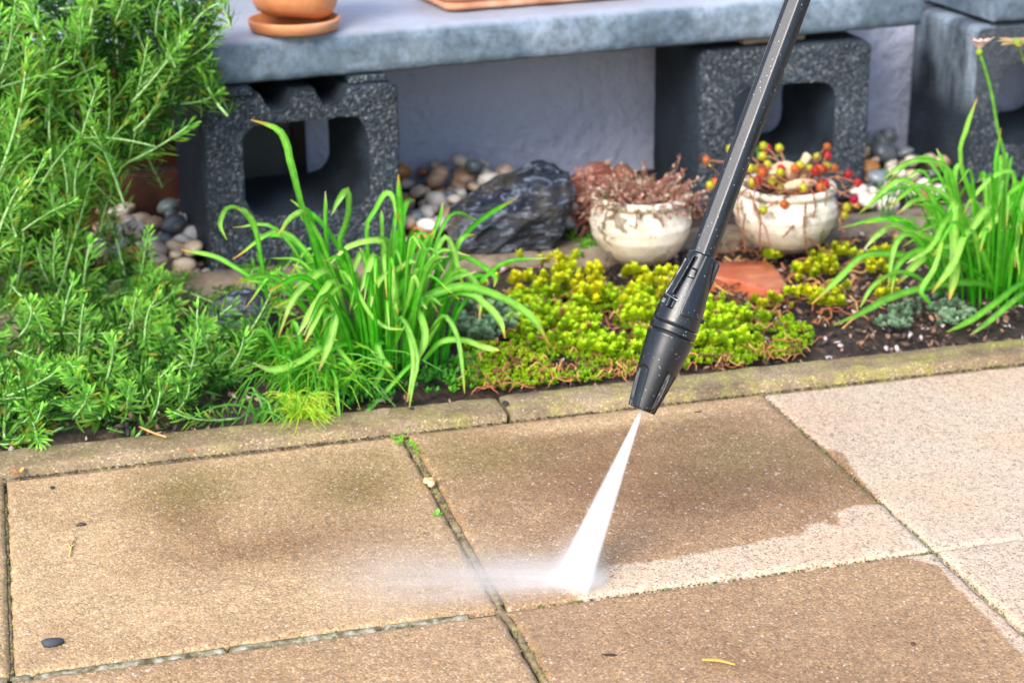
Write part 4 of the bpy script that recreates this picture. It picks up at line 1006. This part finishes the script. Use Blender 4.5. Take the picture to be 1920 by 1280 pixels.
for pts in [[(620, 600), (600, 750), (650, 900), (720, 1000), (770, 1200)], [(520, 860), (500, 1000), (520, 1240)], [(560, 640), (620, 780), (670, 900), (665, 1060), (670, 1230)], [(1150, 600), (1110, 850), (1110, 1000), (1140, 1260)],
            [(1080, 880), (1000, 980), (900, 1090)], [(1170, 590), (1220, 760), (1200, 900)], [(1300, 560), (1330, 640), (1320, 780)], [(1400, 480), (1480, 540), (1520, 620)], [(560, 590), (480, 660), (440, 740), (460, 950)], [(1380, 560), (1470, 650), (1560, 620), (1630, 570)],
            [(560, 470), (640, 540), (650, 620)], [(270, 480), (190, 400), (130, 320)], [(700, 560), (850, 620), (1000, 640), (1080, 610)], [(1480, 830), (1470, 980), (1520, 1050)], [(1140, 1100), (1200, 1130), (1290, 1220), (1400, 1260)], [(680, 560), (760, 590), (860, 600)], [(900, 700), (980, 660), (1050, 620)]]:
    W_ = [P(*C13(x, y), pc2.y-.058-.030*i/len(pts)) for i, (x, y) in enumerate(pts)]
    m = MB(); m.cur = random.choice([(.42, .17, .11), (.50, .26, .18), (.34, .12, .08)]); cc = catmull(W_, 16)
    m.tube(cc, [.0012*(1+.25*math.sin(i*1.7)) for i in range(16)], 6)
    for q in range(9):
        pk = random.choice([(.5, .3, .06), (.5, .12, .08), (.42, .45, .06)]); leaf_prim(m, cc[random.randint(3, 15)], Vector((random.gauss(0, 1), random.gauss(-.4, .6), random.gauss(.2, .6))), Vector((0, 0, 1)), .0055, .003, .2, pk, pk, 2, .3); m.build('trailing_stem', M_STEM, t)
# driftwood pieces
def chunk(pts, r, label):
    m = MB(); m.cur = (.50, .36, .22); cc = catmull(pts, 9); m.tube(cc, r, 7); tag(m.build('driftwood', M_BITS, sharp=.9), label, 'driftwood')
yy = pc2.y
chunk([P(1490, 345, yy), P(1500, 318, yy), P(1510, 300, yy), P(1517, 289, yy)], [.007, .0075, .007, .006, .0055, .006, .0065, .007, .005], 'pale upright driftwood stub standing in the right pot')
chunk([P(1440, 330, yy+.01), P(1470, 318, yy+.01), P(1500, 330, yy), P(1510, 345, yy)], [.006, .010, .012, .013, .013, .012, .011, .009, .005], 'gnarled beige driftwood piece lying among the succulents of the right pot')
chunk([P(1470, 352, yy-.03), P(1500, 345, yy-.03), P(1530, 343, yy-.03)], [.004, .006, .007, .0075, .0075, .007, .006, .005, .003], 'flat tan bark strip on the rim of the right pot')

# ------------------------------------------------------------------ small things on kerb and paving
def petal(px, py, z, L, col, label, cat, name, n=3, curl=.3):
    c = G(px, py, z); m = MB()
    for k in range(n): leaf_prim(m, c, Vector((math.cos(k*2.2+px), math.sin(k*2.2+px)*.7, .25)), Vector((0, 0, 1)), L, L*.6, curl, col, tuple(v*1.2 for v in col), 3, .5)
    tag(m.build(name, M_BITS), label, cat)
petal(361, 846, .010, .0065, (.75, .2, .02), 'tiny orange petal on the kerb joint below the rosemary', 'petal', 'petal', 2)
petal(34, 888, .004, .008, (.75, .25, .04), 'orange curled petal at the left end of the kerb joint', 'petal', 'petal', 3)
petal(820, 966, .001, .007, (.1, .5, .02), 'tiny green sprout beside the paving joint below the shell cluster', 'weed', 'weed', 3)
petal(850, 735, .002, .008, (.2, .5, .03), 'small seedling at the bed edge beside the kerb crack', 'seedling', 'seedling', 5)
for (px, py, r, dims, col, lab, nm) in [(98, 1208, .0062, (1.5, .9, .6), (.04, .045, .06), 'smooth dark blue grey pebble on the lower left of the paving', 'pebble'), (152, 985, .0032, (1.5, .8, .6), (.05, .045, .035), 'small dark pebble on the left paving slab above the twig', 'pebble'),
                                        (98, 915, .0022, (1, 1.6, .6), (.03, .025, .02), 'tiny dark seed near the top left of the left paving slab', 'seed'), (1403, 729, .008, (1.7, .6, .5), (.012, .011, .014), 'flat black crumb in the joint where the clean slab meets the kerb', 'soil crumb'),
                                        (645, 812, .0045, (1.2, .9, .7), (.02, .012, .01), 'dark brown lump on the kerb joint beside the yellow green tuft', 'soil crumb'), (948, 758, .0045, (.8, 1.5, .5), (.02, .02, .03), 'dark grit lump in the crack between two kerbstones', 'soil crumb'),
                                        (1790, 676, .004, (1.3, .7, .6), (.5, .22, .1), 'small orange brown crumb on the kerb joint at the right', 'soil crumb'), (772, 768, .003, (1, 1, .6), (.02, .015, .02), 'little dark crumb on the kerb under the hanging leaf tip', 'soil crumb'),
                                        (1308, 774, .003, (1.8, .6, .4), (.05, .025, .015), 'small brown fleck right of the nozzle tip on the paving', 'fleck'), (1712, 1207, .0022, (1, 1, .4), (.08, .04, .025), 'dark brown speck at the lower right of the paving', 'fleck')]:
    z = .0075 if py < 780 and px < 1400 and nm != 'pebble' and py > 720 and px < 1000 else 0
    c = G(px, py, z); m = MB(); m.cur = col; m.blob(c+Vector((0, 0, r*dims[2]*.6)), r, 2, .15, None, dims, px)
    tag(m.build(nm if nm != 'seed' else 'seed', M_BITS), lab, nm.replace('_', ' '))
m = MB()
for k in range(6):
    c = G(803+random.uniform(-9, 9), 908+random.uniform(-6, 6), .0); m.cur = random.choice([(.6, .34, .15), (.66, .45, .25), (.5, .25, .1)])
    m.blob(c+Vector((0, 0, .0035)), .0036, 2, .2, None, (1, .9, .8), k*3)
tag(m.build('seed_cluster', M_BITS), 'cluster of tan seed husks in the joint between the two brown slabs', 'seed husks')
m = MB(); m.cur = (.55, .38, .15)
for pts in ([(130, 1042), (133, 1030), (137, 1012)], [(133, 1028), (126, 1014)], [(134, 1024), (143, 1018)], [(134, 1020), (122, 1020)], [(136, 1014), (142, 1006)]): m.tube([G(x, y, .0018) for x, y in pts], .0007, 5)
tag(m.build('twig', M_BITS), 'tiny straw coloured forked twig on the left paving slab', 'twig')
m = MB(); a, b = G(1316, 1237, .002), G(1378, 1246, .002); m.cur = (.6, .34, .06); cc = catmull([a, a.lerp(b, .5)+Vector((0, 0, .002)), b], 9)
m.grid([[c+Vector((0, w_, 0)), c+Vector((0, 0, .0014)), c-Vector((0, w_, 0))] for c, w_ in zip(cc, [.0002, .001, .0017, .002, .0021, .002, .0017, .001, .0003])])
tag(m.build('dry_leaf', M_BITS), 'narrow golden dry leaf on the brown slab at the bottom right', 'dry leaf')
m = MB(); a, b = G(1128, 1226, .0012), G(1158, 1227, .0012); m.cur = (.03, .018, .012); m.tube(catmull([a, b], 5), [.0004, .001, .0012, .001, .0003], 5)
tag(m.build('splinter', M_BITS), 'thin dark brown splinter on the slab left of the golden leaf', 'splinter')
m = MB(); a = [G(x, y, .012) for x, y in ((262, 800), (290, 812), (312, 819))]; m.cur = (.55, .3, .1); m.tube(catmull(a, 8), .0011, 5)
tag(m.build('straw', M_BITS), 'thin tan dry stem lying at the kerb under the low rosemary', 'dry stem')
# weeds in the joints
for pts, lab in (([(770, 790), (762, 800)], 'small leafy weed sprouting where the joint meets the kerb'), ([(745, 822), (752, 830), (775, 835), (782, 845)], 'yellow green weed creeping down the top of the joint between the slabs')):
    m = MB()
    for px, py in pts:
        for k in range(9):
            c = G(px+random.gauss(0, 5), py+random.gauss(0, 3), .003); leaf_prim(m, c, Vector((random.gauss(0, 1), random.gauss(0, 1), .5)), Vector((0, 0, 1)), .0055, .0035, .2, (.12, .42, .02), (.25, .52, .03), 2, .3)
    tag(m.build('weed', M_SEDUM), lab, 'weed')
m = MB()     # moss crumbs along the joints, darkened along the kerb to paint its shadow line
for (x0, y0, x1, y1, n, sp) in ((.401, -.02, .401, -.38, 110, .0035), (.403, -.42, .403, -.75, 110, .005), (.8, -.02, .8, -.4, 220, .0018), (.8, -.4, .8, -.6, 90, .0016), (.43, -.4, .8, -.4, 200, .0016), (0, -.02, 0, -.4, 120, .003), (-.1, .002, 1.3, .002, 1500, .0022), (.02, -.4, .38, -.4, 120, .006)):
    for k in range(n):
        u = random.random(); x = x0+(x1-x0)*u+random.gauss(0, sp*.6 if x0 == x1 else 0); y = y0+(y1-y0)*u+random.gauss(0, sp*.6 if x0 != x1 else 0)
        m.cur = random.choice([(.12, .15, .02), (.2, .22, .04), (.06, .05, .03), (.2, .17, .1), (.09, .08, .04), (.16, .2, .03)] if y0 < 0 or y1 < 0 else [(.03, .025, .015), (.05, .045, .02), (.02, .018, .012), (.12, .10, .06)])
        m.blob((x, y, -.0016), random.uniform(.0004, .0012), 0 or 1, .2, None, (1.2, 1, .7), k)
tag(m.build('joint_moss_and_shadow', M_BITS), 'moss and grit crumbs filling the paving joints, coloured dark as a shadow line along the kerb', 'moss', kind='stuff')

# ------------------------------------------------------------------ pressure washer lance
D0 = 1.576
def atd(px, py): return CP+ray(px, py)*D0
A0 = atd(1203, 768); A1 = atd(1320, 500); AX0 = (atd(1503, 0)-atd(1318, 490)).normalized(); AX = (A1-A0).normalized(); AX = AX.lerp(AX0, .7).normalized()
E2 = -(CF-AX*CF.dot(AX)).normalized(); E1 = E2.cross(AX)*-1
if E1.dot(CR) < 0: E1 = -E1
lance = empty('pressure_washer_lance', A0, 'black plastic pressure washer lance with ribbed nozzle held over the paving', 'pressure washer lance')
def ax_rows(fr, s0, s1, ns, nt=96, a0=0, a1=2*PI):
    rows = []
    for i in range(ns+1):
        s = s0+(s1-s0)*i/ns; row = []
        for k in range(nt):
            th = a0+(a1-a0)*k/nt; r = fr(s, (th+PI) % (2*PI)-PI); row.append(A0+AX*s+(E1*math.sin(th)+E2*math.cos(th))*r)
        rows.append(row)
    return rows
def sst(a, b, x): x = min(1, max(0, (x-a)/(b-a))); return x*x*(3-2*x)
def adist(a, b): return abs((a-b+PI) % (2*PI)-PI)
def interp(tab, s):
    for (a, ra), (b, rb) in zip(tab, tab[1:]):
        if s <= b: return ra+(rb-ra)*max(0, s-a)/(b-a)
    return tab[-1][1]
ST = [(0, .0120), (.002, .0126), (.03, .0165), (.05, .0190), (.064, .0203), (.0665, .0206), (.068, .0200)]
def r_sleeve(s, th):
    r = interp(ST, s)
    for c in (-48, 72, 192):
        d = adist(th, math.radians(c))*r; hw = .0062
        top = .037-.006*(1-math.sqrt(max(0, 1-(d/hw)**2))) if d < hw else 0
        k = sst(hw, hw-.0012, d)*sst(top, top-.0014, s) if d < hw else 0
        r -= k*(.0016+.0006*(1-s/.037))
    for c in (30, 150, 270):
        cc = math.radians(c+6*(1-s/.037)); d = adist(th, cc)*r; hw = .0028
        k = sst(hw, hw-.0008, d)*sst(.038, .0365, s+.35*max(0, d-.0012)); r -= k*.0030
        d2 = adist(th, cc+.24)*r; r += .0007*sst(.0014, .0004, d2)*sst(.034, .028, s)
    return r
m = MB(); rows = ax_rows(r_sleeve, 0, .068, 110, 220); m.grid(rows, True)
inner = ax_rows(lambda s, th: .0085, 0, .012, 2, 220); m.grid([rows[0], [p for p in inner[0]], inner[-1]], True)
m.grid([rows[-1], ax_rows(lambda s, th: .012, .068, .069, 1, 220)[0]], True)
m.build('nozzle_sleeve', M_PLAST, lance)
m = MB(); m.grid(ax_rows(lambda s, th: .0175, .066, .08, 2), True); m.build('seal', M_BLACK, lance)
m = MB(); m.grid(ax_rows(lambda s, th: interp([(.0695, .0196), (.0702, .0205), (.0745, .0207), (.0757, .0206), (.0763, .0198)], s), .0695, .0763, 10), True); 
m.grid([ax_rows(lambda s, th: .0196, .0695, .07, 1)[0], ax_rows(lambda s, th: .016, .0695, .07, 1)[0]], True); m.grid([ax_rows(lambda s, th: .0198, .0763, .07, 1)[0], ax_rows(lambda s, th: .016, .0763, .07, 1)[0]], True)
m.build('locking_ring', M_PLAST, lance)
HT = [(.0772, .0200), (.0785, .0205), (.088, .0200), (.100, .0186), (.112, .0168), (.125, .0146), (.136, .0130), (.141, .0122), (.142, .0108)]
def r_house(s, th):
    r = interp(HT, s); deg = math.degrees(th)
    def slot(c, hw, s0, s1, dep, e=.0009):
        d = adist(th, math.radians(c))*r; return dep*sst(hw, hw-e, d)*sst(s0, s0+e, s)*sst(s1, s1-e, s)
    r0 = r
    r -= slot(-40+12*(s-.1)/.035, .0021, .101, .137, .0050)
    r -= slot(-78, .0030, .100, .1345, .0045)
    r -= slot(-36, .0034, .0885, .0985, .0055)
    r -= slot(-66, .0028, .0905, .0965, .0050)
    r -= slot(140, .0030, .100, .135, .0045); r -= slot(100, .0025, .102, .135, .0045)
    r += .0010*sst(.0035, .0022, adist(th, math.radians(-14))*r)*sst(.118, .1195, s)*sst(.1275, .126, s)     # small boss
    # raised tongue panel towards the right of the slot
    dl = adist(th, math.radians(24))*r; wv = .0102-.14*max(0, s-.092); r += .0007*sst(wv, wv-.0009, dl)*sst(.085, .088, s)
    r += .0003*sst(.0008, .0001, abs(th-math.radians(28))*r)
    # rib on the right flank
    dr = adist(th, math.radians(84))*r; r = max(r, r+(.0170-r)*sst(.0032, .0022, dr)*sst(.1075, .1085, s)*sst(.1415, .138, s))
    return r
m = MB(); rows = ax_rows(r_house, .0772, .142, 120, 220); m.grid(rows, True); m.grid([rows[0], ax_rows(lambda s, th: .014, .0772, .08, 1, 220)[0]], True); m.build('nozzle_housing', M_PLAST, lance)
def ring_pt(s, deg, r): th = math.radians(deg); return A0+AX*s+(E1*math.sin(th)+E2*math.cos(th))*r
m = MB(); m.tube([ring_pt(.1005-.004*(k/14), -88+5*k, .0192) for k in range(15)], .00045, 6); m.tube([ring_pt(.1005, -84, .0192), ring_pt(.1035, -74, .0192), ring_pt(.1015, -66, .0195), ring_pt(.099, -72, .0192)], .00045, 6); m.build('wire_clip', M_STEEL, lance)
m = MB(); m.tube([ring_pt(.0885, 84, .018), ring_pt(.0885, 84, .0222)], [.0022, .0018], 12); m.build('pin', M_PLAST, lance)
PC0 = A0+AX*.136
PD = (atd(1503, -20)-PC0).normalized()
def pipe_r(th):
    r = .0106; f0 = math.radians(-26); hf = math.radians(25); d = adist(th, f0)
    if d < hf: r *= math.cos(hf)/math.cos(d)
    d = adist(th, math.radians(-66)); r -= .0004*sst(.12, .04, d); d = adist(th, math.radians(44)); r += .00035*sst(.05, .02, d); return r
e2 = -(CF-PD*CF.dot(PD)).normalized(); e1 = e2.cross(PD); e1 = e1 if e1.dot(CR) > 0 else -e1
m = MB(); rows = []
for i in range(41):
    s = 1.05*i/40; rows.append([PC0+PD*s+(e1*math.sin(2*PI*k/96)+e2*math.cos(2*PI*k/96))*pipe_r((2*PI*k/96+PI) % (2*PI)-PI) for k in range(96)])
m.grid(rows, True); m.build('lance_tube', M_PLAST, lance)
m = MB(); m.grid(ax_rows(lambda s, th: .0060, .001, .02, 3, 32), True, True); m.build('nozzle_insert', M_BLACK, lance)
m = MB()     # water beads on the tube and nozzle
for k in range(70):
    s = random.uniform(.0, .34); th = random.uniform(-1.3, 1.3)
    if s < .068: r = r_sleeve(s, th); c = ring_pt(s, math.degrees(th), r)
    elif s < .14: continue
    else: c = PC0+PD*(s-.136)+(e1*math.sin(th)+e2*math.cos(th))*pipe_r(th)
    m.cur = (1, 1, 1); m.blob(c, random.uniform(.0003, .0008), 1, 0)
tW = NT('water_bead'); tW.bsdf((.9, .95, 1), .05, .6, Transmission_Weight=.9, IOR=1.33)
o = m.build('water_beads', tW.m, lance); o['kind'] = 'stuff'

# ------------------------------------------------------------------ water spray
def vol_mat(name, fn, aniso=.2):
    t = NT(name); tc = t.pos(True); s = t.sep(tc); d = fn(t, tc, s)
    v = t.n('ShaderNodeVolumePrincipled'); v.inputs['Color'].default_value = (.96, .96, .97, 1); v.inputs['Anisotropy'].default_value = aniso
    t.put(v.inputs['Density'], d); t.t.links.new(v.outputs[0], t.out.inputs['Volume']); return t.m
apex = A0+AX*.002; g1 = G(1049, 1066, 0); g2 = G(1098, 1118, 0)
zc = ((g1+g2)*.5-apex); Lf = zc.length; zc.normalize(); xc = (g2-g1); xc = (xc-zc*xc.dot(zc)); hw = xc.length*.5; xc.normalize(); yc = zc.cross(xc)
MF = Matrix(((xc.x, yc.x, zc.x, apex.x), (xc.y, yc.y, zc.y, apex.y), (xc.z, yc.z, zc.z, apex.z), (0, 0, 0, 1)))
spray = empty('water_spray', G(1080, 1110, 0), 'white fan of pressurised water from the nozzle hitting the paving, mist drifting left', 'water spray')
KW = hw*1.04/Lf; W0 = .0012; T0 = .0012; KT = .013
m = MB(); rows = []
for i in range(9):
    z = Lf*1.0*i/8; w_ = W0+KW*z; tt = T0+KT*z; rows.append([(-w_, -tt, z), (w_, -tt, z), (w_, tt, z), (-w_, tt, z)])
m.grid(rows, True, True)
def fan(t, tc, s):
    w_ = t.math('MULTIPLY_ADD', s[2], KW, W0); u = t.math('DIVIDE', s[0], w_); tt = t.math('MULTIPLY_ADD', s[2], KT, T0); v = t.math('DIVIDE', s[1], tt)
    cb = t.n('ShaderNodeCombineXYZ', i_0=t.math('MULTIPLY', u, 13), i_1=t.math('MULTIPLY', v, 1.5), i_2=t.math('MULTIPLY', s[2], 5))
    n = t.noise(1.0, cb, 4, .6)
    edge = t.ramp(t.math('ABSOLUTE', u), [(.70, 1), (1, 0)])
    ev = t.ramp(t.math('ABSOLUTE', v), [(.3, 1), (1, 0)])
    d = t.math('DIVIDE', 1.0, tt); d = t.math('MULTIPLY', d, t.ramp(n, [(.36, .12), (.62, 1.7)]))
    d = t.math('MULTIPLY', d, edge); d = t.math('MULTIPLY', d, ev)
    fall = t.math('MULTIPLY_ADD', t.math('DIVIDE', s[2], Lf), -.35, 1.75)
    return t.math('MULTIPLY', d, fall)
me = m.mesh('water_jet', vol_mat('water_jet', fan)); o = inst(me, 'water_jet', spray, Matrix.Translation(-spray.location) @ MF)
# mist: box local frame at the impact, x axis along the drift direction
i0 = G(1080, 1096, 0); dr = (G(760, 1105, 0)-i0); Ld = dr.length; dr.normalize(); sy = Vector((-dr.y, dr.x, 0))
MM = Matrix(((dr.x, sy.x, 0, i0.x), (dr.y, sy.y, 0, i0.y), (0, 0, 1, .0022), (0, 0, 0, 1)))
m = MB(); m.box((.10, 0, .028), (.34, .16, .056))
def mist(t, tc, s):
    x, y, z = s
    nz = t.noise(1.0, t.n('ShaderNodeVectorMath', operation='MULTIPLY', i_0=tc, i_1=(12, 110, 110)), 4, .6)
    xp = t.math('MAXIMUM', x, 0)
    wid = t.math('MULTIPLY_ADD', xp, .17, .015); yy_ = t.math('DIVIDE', y, wid)
    gy = t.math('EXPONENT', t.math('MULTIPLY', t.math('MULTIPLY', yy_, yy_), -1.0))
    hz = t.math('MULTIPLY_ADD', xp, .03, .0075); gz = t.math('EXPONENT', t.math('MULTIPLY', t.math('DIVIDE', z, hz), -1.0))
    gx = t.math('EXPONENT', t.math('MULTIPLY', xp, -13.0)); back = t.ramp(t.math('ADD', x, .03), [(.0, 0), (.024, 1)])
    end = t.ramp(x, [(.16, 1), (.255, 0)])
    d = t.math('MULTIPLY', gy, gz); d = t.math('MULTIPLY', d, gx); d = t.math('MULTIPLY', d, back); d = t.math('MULTIPLY', d, end)
    d = t.math('MULTIPLY', d, t.ramp(nz, [(.35, .15), (.68, 1.7)]))
    core = t.math('EXPONENT', t.math('MULTIPLY', t.math('ADD', t.math('MULTIPLY', x, x), t.math('MULTIPLY', y, y)), -5200.0)); core = t.math('MULTIPLY', core, t.math('EXPONENT', t.math('MULTIPLY', z, -90)))
    return t.math('ADD', t.math('MULTIPLY', d, 210), t.math('MULTIPLY', core, 260))
me = m.mesh('mist', vol_mat('mist', mist)); inst(me, 'mist', spray, Matrix.Translation(-spray.location) @ MM)
# flying droplets
tD = NT('droplets'); tD.bsdf((.85, .88, .9), .1, .6, Alpha=.8)
m = MB()
for k in range(220):
    u = random.expovariate(1/.05); v = random.gauss(0, .012+.1*u); h = random.expovariate(1/.008)
    p = i0+dr*u+sy*v+Vector((0, 0, .002+h)); r = random.uniform(.00012, .00036)
    m.blob(p, r, 1, 0, None, (2.2, 1, 1))
for k in range(160):
    z = Lf*random.random(); w_ = (W0+KW*z)*random.gauss(0, .7); p = apex+zc*z+xc*w_+yc*random.gauss(0, T0+KT*z)
    m.blob(p, random.uniform(.00015, .0004), 1, 0)
o = m.build('droplets', tD.m, spray); o['kind'] = 'stuff'
